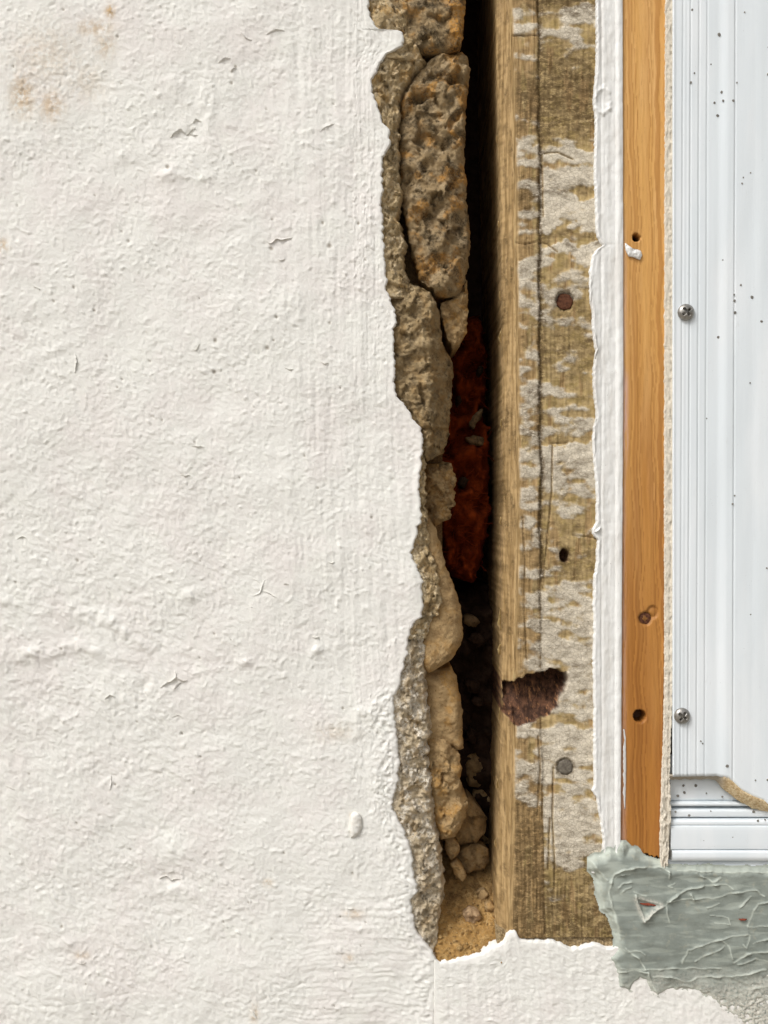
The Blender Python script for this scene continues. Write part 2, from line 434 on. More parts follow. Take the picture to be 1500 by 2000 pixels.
# ------------------------------------------------------------------ ground and the back of the gap
def box(name, u0, u1, v0, v1, d0, d1, mat, parent=None, kind=None):
    co = world(*np.array([(u, v, d) for d in (d0, d1) for v in (v0, v1) for u in (u0, u1)]).T)
    f = [(0, 1, 3, 2), (4, 6, 7, 5), (0, 4, 5, 1), (2, 3, 7, 6), (0, 2, 6, 4), (1, 5, 7, 3)]
    return mesh(name, co, f, mat, parent, None, False, kind)
g = bpy.data.meshes.new('ground')
g.from_pydata([(-60, -60, 0), (60, -60, 0), (60, 0.6, 0), (-60, 0.6, 0)], [], [(0, 1, 2, 3)])
link('ground', g, M_GROUND, None, np.zeros(3), 'structure')  # unseen ground, added for the light it bounces up
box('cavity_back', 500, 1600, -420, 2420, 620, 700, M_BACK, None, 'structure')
box('cavity_light_cap', 500, 1600, -420, -330, 40, 619, M_BACK, None, 'structure')  # added cap above the view, stops light leaking into the gap

# ------------------------------------------------------------------ the plastered stone wall
EDGE = curve([(-420, 735), (-120, 716), (0, 720), (27, 723), (50, 731), (57, 744), (59, 784), (64, 788), (88, 789), (96, 775), (104, 755), (120, 744), (160, 725),
 (181, 729), (213, 740), (240, 748), (252, 760), (280, 763), (295, 757), (307, 746), (373, 748), (400, 744), (427, 749), (453, 749), (507, 751),
 (547, 756), (568, 755), (592, 765), (613, 773), (629, 773), (645, 768), (683, 769), (707, 772), (747, 771), (773, 776), (800, 797), (816, 805),
 (837, 824), (880, 827), (920, 821), (933, 819), (960, 819), (987, 823), (1013, 824), (1024, 821), (1027, 815), (1040, 817), (1067, 808), (1080, 803),
 (1104, 811), (1125, 824), (1160, 825), (1205, 824), (1213, 811), (1227, 803), (1253, 797), (1280, 795), (1312, 785), (1344, 781), (1360, 769),
 (1400, 771), (1453, 776), (1493, 781), (1533, 776), (1560, 768), (1581, 765), (1592, 776), (1627, 791), (1667, 804), (1693, 808), (1720, 811),
 (1741, 815), (1757, 804), (1779, 804), (1813, 812), (1832, 821), (1848, 835), (1859, 846), (1877, 851), (2420, 853)])
def edge(v):
    return EDGE(v) + 3.2 * fbm(np.asarray(v) / 13, np.zeros(np.shape(v)), 4, 4, 0.62)

LUMPS = [  # (u, v, su, sv, angle, height toward the viewer)
 (340, 165, 26, 20, 0, 7), (405, 190, 14, 40, 0, 6), (330, 340, 26, 16, 0, 7), (398, 350, 16, 12, 0, 6), (410, 250, 10, 60, 0, 4),
 (365, 262, 30, 12, -20, -7), (240, 308, 20, 12, 0, 5), (545, 130, 16, 10, 0, 4), (583, 130, 9, 90, 0, -3), (470, 590, 22, 20, 0, 4),
 (180, 1205, 60, 16, 12, 9), (250, 1240, 45, 10, 35, 8), (90, 1272, 80, 14, -8, 9), (200, 1275, 60, 12, 12, 6), (10, 1170, 40, 12, 25, 6),
 (280, 1345, 12, 34, 15, -7), (205, 1365, 30, 24, 0, 5), (370, 1160, 40, 14, -10, 6), (480, 1290, 16, 16, 0, 7), (620, 1270, 10, 12, 0, 9),
 (345, 1660, 34, 20, 0, 6), (335, 1715, 40, 18, 5, -7), (355, 1740, 40, 12, 5, 6), (320, 1620, 26, 10, 0, -5), (300, 1230, 30, 6, 40, -5),
 (140, 1840, 40, 10, -15, 4), (90, 1400, 60, 20, 20, 5), (565, 590, 24, 24, 0, 4), (70, 600, 40, 20, 0, 4), (90, 690, 60, 10, -25, 4),
 (30, 660, 40, 8, 30, -4), (700, 1420, 12, 60, 10, 5), (735, 1540, 14, 60, 0, 4), (720, 1395, 18, 20, 0, 6), (755, 1655, 14, 40, 0, 4),
 (160, 960, 90, 14, 12, 3), (450, 830, 50, 20, 10, 3), (380, 1495, 30, 10, 60, 4), (170, 1500, 40, 14, 0, 3), (520, 360, 16, 30, 10, 4)]
def wall_h(u, v):
    """relief of the painted render: positive is toward the viewer"""
    wx = 10 * fbm(u / 70, v / 70, 2, 21); wy = 10 * fbm(u / 70, v / 70, 2, 22)
    uu, vv = u + wx, v + wy
    h = 4.0 * fbm(u / 230, v / 230, 2, 1) + 1.0 * fbm(uu / 52, vv / 44, 2, 2)
    left = ss(620, 250, u)
    rot = uu * 0.82 + vv * 0.57; ort = -uu * 0.57 + vv * 0.82
    low = ss(700, 1100, v)
    h = h + (0.22 + 0.75 * low * left) * fbm(rot / 26, ort / 12, 3, 3)
    patch = ss(-0.35, 0.4, fbm(u / 90, v / 90, 3, 17))
    h = h + (0.26 + 0.5 * patch) * fbm(u / 10, v / 10, 3, 5) + (0.32 + 0.2 * patch) * fbm(u / 5.2, v / 5.2, 2, 18)
    b = fbm(uu / 9.5, vv / 9, 2, 6); h = h + 2.8 * np.clip(b - 0.36, 0, 0.5) * (0.35 + ss(-0.3, 0.5, fbm(u / 120, v / 120, 2, 7)))
    b3 = fbm(u / 5.5, v / 5.5, 2, 26); h = h + 1.9 * np.clip(b3 - 0.34, 0, 0.4) * (0.2 + ss(-0.2, 0.5, fbm(u / 70, v / 70, 2, 27)))
    b2 = fbm(uu / 21, vv / 17, 2, 16); h = h + 3.0 * np.clip(b2 - 0.5, 0, 1)
    h = h - 3.0 * np.clip(fbm(uu / 13, vv / 12, 2, 9) - 0.55, 0, 1)
    vb = ss(420, 700, u) * ss(1500, 1250, v)
    h = h + vb * (0.45 * fbm((u - 0.10 * np.maximum(v - 900, 0)) / 4.5, v / 130, 3, 10) + 0.9 * fbm(u / 18, v / 260, 2, 11))
    hb = ss(450, 640, u) * ss(1600, 1850, v)
    h = h + hb * (1.0 * fbm(u / 120 , (v + 8 * fbm(u / 90, v / 200, 2, 12)) / 8, 3, 13))
    near = ss(70, 10, EDGE(v) - u) * ss(1300, 1380, v)
    h = h + near * 2.5 * ridged(uu / 14, vv / 14, 3, 14)
    for (cu, cv, su, sv, an, a) in LUMPS:
        q = math.radians(an); du, dv = u - cu, v - cv
        x = du * math.cos(q) + dv * math.sin(q); y = -du * math.sin(q) + dv * math.cos(q)
        h = h + 0.58 * a * (0.8 + 0.7 * fbm(u / 24, v / 24, 2, 28)) * np.exp(-(x / su) ** 2 - (y / sv) ** 2)
    return h

CRACKS = [[(0, 1960), (90, 1966), (150, 1958), (215, 1947), (262, 1938), (300, 1940)], [(355, 1930), (420, 1940), (480, 1962), (530, 1945), (600, 1920)],
          [(320, 535), (342, 562), (360, 580)], [(20, 1160), (60, 1185)]]
us = np.concatenate([np.arange(-420, 0, 20), np.arange(0, 690, 2.4)])
vs = np.concatenate([np.arange(-400, -10, 20), np.arange(-6, 2006, 2.4), np.arange(2012, 2420, 20)])
Ed = edge(vs)
nr = 52
U = np.hstack([np.tile(us, (len(vs), 1)), 690 + (Ed[:, None] - 690) * np.linspace(0, 1, nr)[None]])
V = np.tile(vs[:, None], (1, U.shape[1]))
H = wall_h(U, V)
for cr in CRACKS: H = H - 1.1 * np.exp(-(segdist(U + 3 * fbm(U / 20, V / 20, 2, 29), V + 4 * fbm(U / 24, V / 24, 3, 30), cr) / 1.5) ** 2)
# paint lip: thickened then rolled under at the broken edge
e = Ed[:, None] - U
H = H * ss(-2, 16, e) + 0.5 * np.exp(-((e - 6) / 5) ** 2) - 2.5 * ss(2.6, 0, e)
pits = np.zeros_like(U)
rr = random.Random(3)
PITS = [(530, 485, 4), (643, 480, 5), (630, 435, 3), (420, 665, 4), (522, 680, 4), (418, 727, 4), (452, 162, 3), (700, 436, 3), (120, 1810, 3), (327, 326, 4), (460, 130, 3), (250, 470, 3), (540, 620, 3), (150, 1095, 3)]
PITS += [(rr.uniform(10, 740), rr.uniform(10, 1990), rr.uniform(1.4, 2.6)) for _ in range(70)]
for (pu, pv, pr) in PITS:
    q = np.exp(-((U - pu) ** 2 + (V - pv) ** 2) / pr ** 2); H = H - 2.6 * q; pits = np.maximum(pits, 0.8 * q * (q > 0.25))
stain = np.zeros_like(U)
for (pu, pv, su_, sv_, a) in [(45, 185, 24, 40, .9), (100, 205, 24, 30, .8), (215, 22, 10, 14, 1.2), (185, 55, 36, 16, .7), (205, 88, 20, 24, .6), (90, 110, 70, 60, .35),
                              (170, 160, 40, 40, .3), (5, 480, 12, 14, .8), (690, 1785, 16, 9, .7), (524, 1725, 9, 7, .9), (497, 1980, 8, 18, .8), (160, 1865, 16, 8, .6), (692, 1592, 8, 5, .9), (655, 1430, 40, 18, .3), (680, 1870, 10, 8, .6)]:
    stain = np.maximum(stain, a * np.exp(-((U - pu) / su_) ** 2 - ((V - pv) / sv_) ** 2))

wall = thing('plastered_wall', 'white painted rough rendered stone wall with broken edge baring brown stones', 'wall', 300, 2400)
coat = slab('plaster_coat', U, V, -H, M_PLASTER, wall, 3, {'a': stain, 'b': pits})

def wall_at(u, v):
    return -float(wall_h(np.array([[float(u)]]), np.array([[float(v)]]))[0, 0])

def ribbon(name, poly, du, dv, lift, mat, parent, base=None, w=4, thick=1.0, label=None, wob=1.5):
    """a lifted flake: one edge on the wall along poly, the other curling away from it"""
    p = np.array(poly, float); L = np.r_[0, np.cumsum(np.hypot(*np.diff(p, axis=0).T))]
    n = max(5, int(L[-1] / 3)); t = np.linspace(0, L[-1], n)
    pu = np.interp(t, L, p[:, 0]) + wob * fbm(t / 9, t * 0, 2, int(poly[0][0])); pv = np.interp(t, L, p[:, 1]) + wob * fbm(t / 9, t * 0 + 5, 2, int(poly[0][1]))
    env = np.sin(np.linspace(0.12, np.pi - 0.12, n)) ** 0.6
    rows = []
    for k in np.linspace(0, 1, w):
        q = k * env * (0.8 + 0.3 * fbm(t / 12, t * 0 + 9, 2, 3))
        b = np.array([(base if base is not None else wall_at(a, c)) for a, c in zip(pu, pv)]) if not rows else rows[0][2] + 0
        rows.append((pu + du * q, pv + dv * q, b + (0.5 if k == 0 else 0) - lift * (k ** 1.4) * env))
    Uu = np.stack([r[0] for r in rows]); Vv = np.stack([r[1] for r in rows]); Dd = np.stack([r[2] for r in rows])
    a = np.concatenate([world(Uu.ravel(), Vv.ravel(), Dd.ravel()), world(Uu.ravel() , Vv.ravel(), Dd.ravel() + thick)])
    nn = Uu.size; f1 = gridfaces(w, n); f2 = f1[:, ::-1] + nn
    bi = np.concatenate([np.arange(n), np.arange(1, w) * n + n - 1, (w - 1) * n + np.arange(n - 2, -1, -1), np.arange(w - 2, 0, -1) * n])
    k2 = np.roll(bi, -1)
    return mesh(name, a, np.concatenate([f1, f2, np.stack([bi, k2, k2 + nn, bi + nn], -1)]), mat, parent, None, True, None, label)

FL = [([(332, 270), (345, 262), (352, 257), (362, 264)], 2, -9, 8), ([(362, 264), (380, 255), (372, 248)], 4, -8, 7), ([(376, 243), (385, 238), (393, 239)], -2, -7, 6),
      ([(366, 262), (378, 268), (386, 265)], 0, -5, 5), ([(427, 125), (438, 121), (450, 115)], -2, -6, 6), ([(451, 143), (458, 140), (463, 134)], -3, -5, 6),
      ([(520, 468), (527, 473), (535, 469), (541, 464), (552, 465), (571, 463)], -1, 4, 6), ([(543, 504), (550, 507), (557, 504)], 0, 3, 4),
      ([(146, 690), (148, 705), (145, 728)], 4, 1, 6), ([(470, 60), (482, 72), (492, 78)], -3, 4, 5), ([(520, 70), (538, 62), (556, 62)], -1, -5, 5),
      ([(492, 1165), (501, 1159), (508, 1156), (509, 1145), (515, 1133), (522, 1131)], 3, 1, 4), ([(509, 1156), (522, 1158), (533, 1164), (541, 1168)], 1, -3, 4),
      ([(493, 1131), (502, 1136), (510, 1143)], 2, -2, 3), ([(314, 1345), (325, 1338), (336, 1334), (346, 1328), (356, 1334), (366, 1330)], 0, -8, 8), ([(342, 1324), (341, 1310)], 3, 0, 4),
      ([(342, 1345), (350, 1340), (355, 1333)], -5, -3, 6), ([(335, 1402), (346, 1398), (358, 1404)], 1, -4, 4), ([(310, 1718), (325, 1716), (335, 1724), (352, 1720)], 0, -7, 7),
      ([(148, 1880), (160, 1886), (168, 1880)], 2, -5, 5), ([(488, 1972), (494, 1982), (500, 1990)], 5, -3, 5), ([(560, 1140), (552, 1143), (566, 1143)], 2, -4, 4),
      ([(212, 1545), (216, 1532), (215, 1512)], 3, 0, 4), ([(205, 1368), (215, 1360), (226, 1362)], 1, -6, 6), ([(10, 1535), (22, 1542), (30, 1541)], 1, -3, 4),
      ([(375, 873), (388, 876), (400, 873)], 0, -4, 5), ([(352, 928), (362, 934), (372, 928)], 1, -5, 5), ([(626, 258), (640, 250), (655, 242)], -1, -4, 4), ([(375, 680), (380, 688), (390, 672)], 3, -4, 4),
      ([(556, 720), (566, 727), (574, 722)], 0, -4, 5), ([(625, 708), (634, 716), (642, 712)], 1, -6, 5), ([(485, 1185), (492, 1189), (480, 1180)], 2, -5, 2), ([(34, 1054), (44, 1050), (53, 1055)], 0, -4, 5),
      ([(610, 1245), (617, 1250), (624, 1247)], 1, -6, 6), ([(640, 1098), (648, 1101), (655, 1098)], 0, -3, 5), ([(675, 1775), (683, 1780), (692, 1776)], 1, -6, 5), ([(70, 565), (78, 568), (62, 560)], 2, -4, 4)]
for (pl, du, dv, lf) in FL: ribbon('paint_flake', pl, du, dv, lf * 0.8, M_PLASTER, coat)
# the lifted oval blister of paint near the lower right
def zero(U, V, d): z = np.zeros_like(U); return {'a': z + 0.15, 'b': z, 'c': z}
rock('paint_blister', [(684, 1592), (693, 1587), (701, 1590), (706, 1598), (707, 1614), (703, 1628), (694, 1637), (685, 1638), (682, 1625), (683, 1607)], [(694, 1602), (694, 1624)],
     -9, 5, 6, M_PLASTER, coat, (1, 0.4), 5, None, 2, 0.6, 2.5, zero, fsize=0)

# broken mortar behind the paint
def mortar_attr(U, V):
    lo = ss(1190, 1260, V); up = ss(330, 60, V)
    och = ss(0.1, 0.5, fbm(U / 30, V / 40, 3, 31)) * (0.35 + 0.25 * up)
    dk = ss(0.05, 0.5, fbm(U / 16, V / 20, 4, 32)) * (0.5)
    li = np.clip(ss(-0.15, 0.35, fbm(U / 22, V / 26, 4, 33)) * (0.95 * lo * ss(1760, 1600, V) + 0.35) + 0.5 * ss(12, 2, U - EDGE(V)) * ss(1000, 1060, V), 0, 1)
    return {'a': och, 'b': dk, 'c': li}
def band(name, v0, v1, inner, slope, d0, seed, back=160, amp=(5, 2.8), mat=None, afn=mortar_attr, left=-7):
    v = np.arange(v0, v1, 2.4); L = EDGE(v) + left
    R = inner(v) + 5.5 * fbm(v / 20, v * 0, 4, seed, 0.6)
    m_ = 34; t = np.linspace(0, 1, m_)[None]
    U = L[:, None] + (R - L)[:, None] * t; V = np.tile(v[:, None], (1, m_))
    dp = d0 + slope * t ** 1.3 + amp[0] * fbm(U / 28, V / 28, 3, seed) + amp[1] * ridged(U / 10, V / 10, 4, seed + 1) * -1 + facets(U, V, 13, 0.55, 2.2, seed) + facets(U, V, 30, 0.25, 3, seed + 3)
    dp = dp + 26 * ss(0.86, 1.0, t) + 0
    dp = np.maximum(dp, 6.0) if d0 >= 6 else dp
    a = afn(U, V)
    U2 = np.hstack([U, U[:, -1:] - 3, U[:, -1:] - 8]); V2 = np.hstack([V, V[:, -1:], V[:, -1:]])
    dp = np.hstack([dp, dp[:, -1:] + 30, np.full((len(v), 1), back)])
    a = {k: np.hstack([x, x[:, -1:], x[:, -1:]]) for k, x in a.items()}
    return slab(name, U2, V2, dp, mat or M_MORTAR, wall, 4, a)
band('mortar', -300, 112, curve([(-300, 790), (0, 800), (60, 806), (90, 822), (112, 836)]), 10, 8, 41)
band('mortar', 104, 580, curve([(104, 838), (122, 826), (135, 811), (150, 801), (175, 791), (200, 786), (250, 782), (300, 781), (335, 784), (370, 789), (420, 780), (450, 792), (470, 796),
     (490, 788), (520, 795), (545, 806), (580, 824)]), 22, 8, 43)
band('mortar', 870, 1250, curve([(870, 833), (1000, 834), (1030, 838), (1090, 852), (1130, 862), (1160, 868), (1185, 866), (1205, 858), (1220, 846), (1250, 838)]), 16, 8, 45)
band('mortar', 1200, 1890, curve([(1200, 836), (1340, 837), (1400, 843), (1450, 846), (1480, 838), (1520, 846), (1560, 852), (1600, 852), (1650, 862), (1700, 866), (1740, 872), (1780, 866), (1820, 858), (1860, 856), (1890, 862)]), 26, 8, 47, mat=M_MORTAR2)

def at_stone(och=0.6, dk=0.7, li=0.4, so=50, sd=24, seed=60, right=None):
    def f(U, V, d):
        a = ss(0.0, 0.45, fbm(U / so, V / so, 3, seed)) * och
        if right is not None: a = np.clip(a + ss(right - 25, right, U) * 0.8, 0, 1)
        return {'a': a, 'b': ss(0.0, 0.45, fbm(U / sd, V / sd, 4, seed + 1)) * dk, 'c': ss(0.05, 0.5, fbm(U / 18, V / 18, 4, seed + 2)) * li}
    return f
rock('stone', [(735, -300), (905, -300), (908, -100), (908, 0), (907, 40), (905, 70), (895, 92), (862, 98), (830, 100), (800, 96), (770, 60), (745, 30), (735, -60)],
     [(830, -220), (830, 40)], 16, 16, 260, M_STONE, wall, (8, 1.7), 2, None, 2.6, 3, 4, at_stone(0.8, 0.9, 0.3, 40, 30, 60, 890))
rock('stone', [(838, 112), (870, 100), (905, 92), (916, 98), (920, 120), (916, 170), (911, 230), (909, 300), (912, 350), (914, 390), (920, 430), (921, 480), (916, 525), (906, 556),
     (900, 572), (872, 577), (850, 573), (834, 553), (820, 538), (812, 515), (806, 490), (797, 445), (786, 400), (780, 350), (778, 300), (780, 250), (783, 205), (790, 175), (806, 145)],
     [(862, 170), (856, 500)], 34, 20, 280, M_STONE, wall, (13, 1.7), 9,
     lambda U, V: 0.55 * np.clip(U - (893 - 14 * ss(150, 400, V)), 0, 60) + 14 * ss(0.25, 0.6, fbm(U / 45, V / 60, 2, 77)) - 6 * ss(420, 300, V) * ss(820, 880, U), 2.4, 3, 5, at_stone(0.75, 0.8, 0.5, 44, 30, 64))
rock('stone', [(860, 592), (880, 582), (898, 572), (907, 556), (913, 545), (915, 600), (912, 650), (897, 674), (886, 682), (873, 655), (864, 622)], [(892, 590), (890, 650)],
     62, 12, 240, M_TAN, wall, (6, 3), 11, None, 2.4, 2, 3, at_stone(0.9, 0.6, 0.2, 20, 16, 70))
rock('stone', [(818, 556), (842, 566), (856, 592), (862, 630), (866, 660), (882, 684), (890, 700), (889, 745), (886, 800), (880, 850), (868, 882), (836, 900), (826, 890),
     (818, 838), (792, 808), (766, 778), (758, 740), (760, 690), (757, 645), (760, 610), (752, 580), (765, 560), (790, 548)],
     [(815, 610), (822, 730), (842, 860)], 18, 14, 260, M_SLATE, wall, (8, 2.6), 15,
     lambda U, V: 1.5 * np.clip(U - np.interp(V, [560, 620, 700, 800, 900], [840, 842, 838, 838, 832]), 0, 80) + 4.5 * ss(836, 850, U) * fbm(U / 5.0, V / 70, 3, 81), 2.4, 2.5, 4, at_stone(0.4, 0.6, 0.5, 40, 24, 74))
rock('stone', [(826, 905), (845, 908), (868, 898), (885, 905), (890, 940), (888, 985), (876, 1015), (850, 1030), (828, 1010)], [(856, 935), (856, 985)],
     84, 14, 240, M_TAN, wall, (9, 5), 19, None, 2.6, 4, 3, at_stone(0.7, 0.8, 0.4, 26, 20, 78))
rock('stone', [(822, 1000), (838, 1012), (853, 1035), (864, 1070), (873, 1110), (886, 1140), (896, 1165), (903, 1200), (907, 1240), (902, 1262), (884, 1290), (862, 1304), (838, 1318), (822, 1300), (818, 1150)],
     [(842, 1060), (862, 1150), (860, 1245)], 26, 18, 240, M_TAN, wall, (4, 1.0), 23,
     lambda U, V: 0.25 * np.clip(U - 870, 0, 50), 2.4, 1.5, 3, at_stone(0.5, 0.5, 0.25, 40, 30, 82), fsize=0)
rock('stone', [(822, 1312), (850, 1318), (882, 1302), (893, 1322), (899, 1350), (904, 1385), (906, 1425), (907, 1465), (896, 1470), (884, 1462), (880, 1480), (840, 1500), (820, 1460)],
     [(856, 1350), (858, 1450)], 58, 20, 260, M_TAN, wall, (7, 0.9), 27, None, 2.4, 2, 3, at_stone(0.8, 0.35, 0.2, 40, 20, 86), fsize=0)
rock('stone', [(828, 1440), (870, 1446), (882, 1462), (900, 1480), (905, 1505), (900, 1525), (902, 1545), (914, 1566), (912, 1600), (890, 1640), (862, 1650), (842, 1600), (830, 1520)],
     [(862, 1480), (872, 1600)], 46, 20, 240, M_TAN, wall, (6, 1.6), 29, None, 2.4, 2.5, 3, at_stone(0.8, 0.4, 0.25, 36, 20, 90))
# rubble body of the wall behind the facing stones
v = np.arange(-330, 1960, 14.0); uu = np.linspace(600, 872, 20)
U = np.tile(uu, (len(v), 1)); V = np.tile(v[:, None], (1, 20))
dp = 118 + 16 * fbm(U / 40, V / 40, 4, 91) + 30 * ss(840, 872, U)
z = np.zeros_like(U)
slab('rubble_core', U, V, dp, M_CORE, wall, 480, {'a': z + .3, 'b': z + .5, 'c': z + .2})

# rubble filling the back of the gap low down
v = np.arange(1140, 1960, 6.0); uu = np.linspace(840, 1040, 40)
U = np.tile(uu, (len(v), 1)); V = np.tile(v[:, None], (1, 40))
dp = np.interp(V, [1140, 1200, 1500, 1960], [420, 300, 262, 262]) + 26 * fbm(U / 44, V / 40, 4, 92) + facets(U, V, 30, 0.6, 10, 93)
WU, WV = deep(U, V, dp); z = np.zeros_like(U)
slab('rubble_fill', WU, WV, dp, M_BACK, wall, 200, {'a': z + .3, 'b': z + .9, 'c': z + .1})  # rubble takes the dark cavity colour, with the gap's shade painted in

# white ledge of render under the old board
TOP = curve([(770, 1862), (847, 1873), (860, 1880), (880, 1878), (900, 1874), (922, 1870), (945, 1862), (958, 1852), (975, 1846), (986, 1840), (989, 1828), (996, 1819), (1008, 1820), (1015, 1834),
     (1030, 1838), (1070, 1839), (1095, 1843), (1118, 1856), (1140, 1850), (1162, 1843), (1185, 1853), (1205, 1850), (1240, 1790), (1300, 1760), (1900, 1760)])
us = np.concatenate([np.arange(848, 1510, 2.4), np.arange(1520, 1900, 20)])
tp = TOP(us) + 2.2 * fbm(us / 9, us * 0, 3, 51)
t = np.concatenate([np.linspace(0, 1, 100), 1 + np.arange(1, 12) * 0.2])
V = tp[None] + (2010 - tp)[None] * t[:, None]; U = np.tile(us, (len(t), 1))
hh = wall_h(U * 0.9 + 311, V * 0.98 - 700) * 0.7 + 0.6 * fbm((U * 0.8 + V * 0.5) / 17, (-U * 0.5 + V * 0.8) / 8, 3, 52) + 0.3 * ridged(U / 16, V / 13, 3, 53)
ed = V - tp[None]
hh = hh * ss(-2, 14, ed) - 1.2 * ss(2.5, 0, ed) + 0.5
hh = hh * ss(0, 14, U - 846)
slab('plaster_ledge', U, V, -hh - 1.5, M_PLASTER, wall, 30, {'a': np.zeros_like(U), 'b': np.zeros_like(U)})
# crumbs of mortar packed between board foot and ledge
us = np.arange(972, 1215, 2.4); t = np.linspace(0, 1, 24)
V = 1822 + (1890 - 1822) * t[:, None] + 0 * us[None]; U = np.tile(us, (24, 1))
dp = 15 + 3 * fbm(U / 20, V / 20, 3, 55) - 2.5 * ridged(U / 9, V / 8, 3, 56)
z = np.zeros_like(U)
slab('mortar_bed', U, V, dp, M_MORTAR, wall, 60, {'a': z + .3, 'b': z + .7, 'c': z + .1})

# ------------------------------------------------------------------ sand and loose stones at the foot of the gap
v = np.concatenate([np.arange(1530, 1890, 2.6)]); m_ = 62
dv = np.interp(v, [1530, 1600, 1660, 1720, 1790, 1840, 1870, 1890], [430, 330, 245, 160, 78, 34, 14, 8])
L = np.interp(v, [1530, 1640, 1740, 1800, 1850, 1890], [830, 835, 845, 838, 838, 838]); R = np.full(len(v), 1003.0)
t = np.linspace(0, 1, m_)[None]
U = L[:, None] + (R - L)[:, None] * t; V = np.tile(v[:, None], (1, m_))
dp = dv[:, None] + 6 * fbm(U / 34, V / 34, 3, 57) - 4.2 * ridged(U / 12, V / 11, 4, 58) - 14 * ss(0.35, 0.0, t) * ss(1860, 1780, V)
WU, WV = deep(U, V, dp)
at = {'a': ss(1740, 1800, V) * 0.9 + 0.2, 'b': ss(0, 0.5, fbm(U / 20, V / 20, 3, 59)) * (0.8 - 0.5 * ss(1760, 1810, V)), 'c': ss(0.1, 0.5, fbm(U / 14, V / 14, 3, 61)) * 0.6}
base = [world(WU.ravel(), WV.ravel(), dp.ravel())]; fc = [gridfaces(len(v), m_)]
# grains
r = np.random.RandomState(5); off = len(base[0]); gv = {k: [x.ravel()] for k, x in at.items()}
oct_ = np.array([(1, 0, 0), (-1, 0, 0), (0, 1, 0), (0, -1, 0), (0, 0, 1), (0, 0, -1)], float)
of = np.array([(0, 2, 4, 4), (2, 1, 4, 4), (1, 3, 4, 4), (3, 0, 4, 4), (2, 0, 5, 5), (1, 2, 5, 5), (3, 1, 5, 5), (0, 3, 5, 5)])[:, [0, 1, 2]]
tri = []
for k in range(420):
    i = r.randint(30, len(v) - 4); j = r.randint(4, m_ - 8)
    sz = r.uniform(1.2, 3.0) if r.rand() < 0.9 else r.uniform(3.5, 7)
    c = world(WU[i, j], WV[i, j], dp[i, j] - sz * 0.5)
    q = oct_ * sz * S * r.uniform(0.6, 1.2, (6, 3))
    base.append(c + q); tri.append(of + off); off += 6
    for a in gv: gv[a].append(np.full(6, r.uniform(0, 0.8)))
co = np.vstack(base); faces = [tuple(f) for f in fc[0].tolist()] + [tuple(f) for t_ in tri for f in t_.tolist()]
sand = mesh('sandy_rubble', co, faces, M_SAND, None, {a: np.concatenate(x) for a, x in gv.items()}, True, 'stuff')
tag(sand, 'loose tan sand and mortar crumbs heaped at the foot of the gap', 'sand')

LOOSE = [([(862, 1590), (885, 1570), (915, 1560), (940, 1580), (953, 1605), (948, 1635), (925, 1655), (895, 1660), (872, 1640)], [(905, 1600), (908, 1622)], 150, 60, M_DUSTY, 'large brown stone resting in the bottom of the gap, biggest of the loose ones'),
         ([(868, 1640), (885, 1636), (900, 1656), (898, 1668), (880, 1680), (872, 1665)], [(884, 1652), (886, 1664)], 96, 25, M_TAN, 'thin angular tan chip leaning below the largest loose stone'),
         ([(878, 1688), (892, 1684), (908, 1697), (914, 1712), (904, 1724), (892, 1716)], [(894, 1696), (900, 1710)], 95, 25, M_TAN, 'small pointed tan pebble lying on the sand, lowest of the loose stones'),
         ([(886, 1672), (905, 1658), (930, 1650), (952, 1658), (958, 1684), (944, 1706), (916, 1708), (896, 1696)], [(925, 1668), (926, 1684)], 150, 40, M_DUSTY, 'squat brown stone half sunk in sand beside the old board'),
         ([(912, 1478), (930, 1474), (944, 1490), (948, 1520), (935, 1542), (914, 1538), (906, 1510)], [(928, 1495), (928, 1525)], 250, 40, M_DUSTY, 'dark stone wedged deep in the gap, uppermost above the sand'),
         ([(902, 1786), (918, 1776), (934, 1780), (940, 1794), (928, 1806), (910, 1804)], [(918, 1788), (920, 1796)], 58, 16, M_PALE, 'pale rounded lump lying on the sand nearest the white ledge'),
         ([(932, 1744), (946, 1738), (956, 1748), (952, 1760), (938, 1762)], [(944, 1748), (944, 1754)], 112, 14, M_TAN, 'small orange tan crumb on the sand close to the board'),
         ([(946, 1768), (958, 1762), (968, 1770), (964, 1782), (950, 1784)], [(956, 1770), (957, 1776)], 84, 12, M_TAN, 'tiny tan crumb touching the foot of the old board'),
         ([(925, 1548), (942, 1545), (958, 1562), (962, 1580), (940, 1585), (926, 1570)], [(942, 1560), (944, 1572)], 250, 30, M_TAN, 'pale crumbly stone in shade against the board, behind the largest loose stone')]
for k, (ol, sp, d_, dm, mt, lb) in enumerate(LOOSE):
    o = rock('loose_stone', ol, sp, d_, dm * 0.35, d_ + dm * 1.6, mt, None, (4, 1.6), 101 + k * 3, None, 2.4, 2, 2.6, at_stone(0.5, 0.6, 0.3, 30, 18, 101 + k), fsize=26 if dm > 35 else 11)
    tag(o, lb, 'stone', 'loose stones in the bottom of the gap')

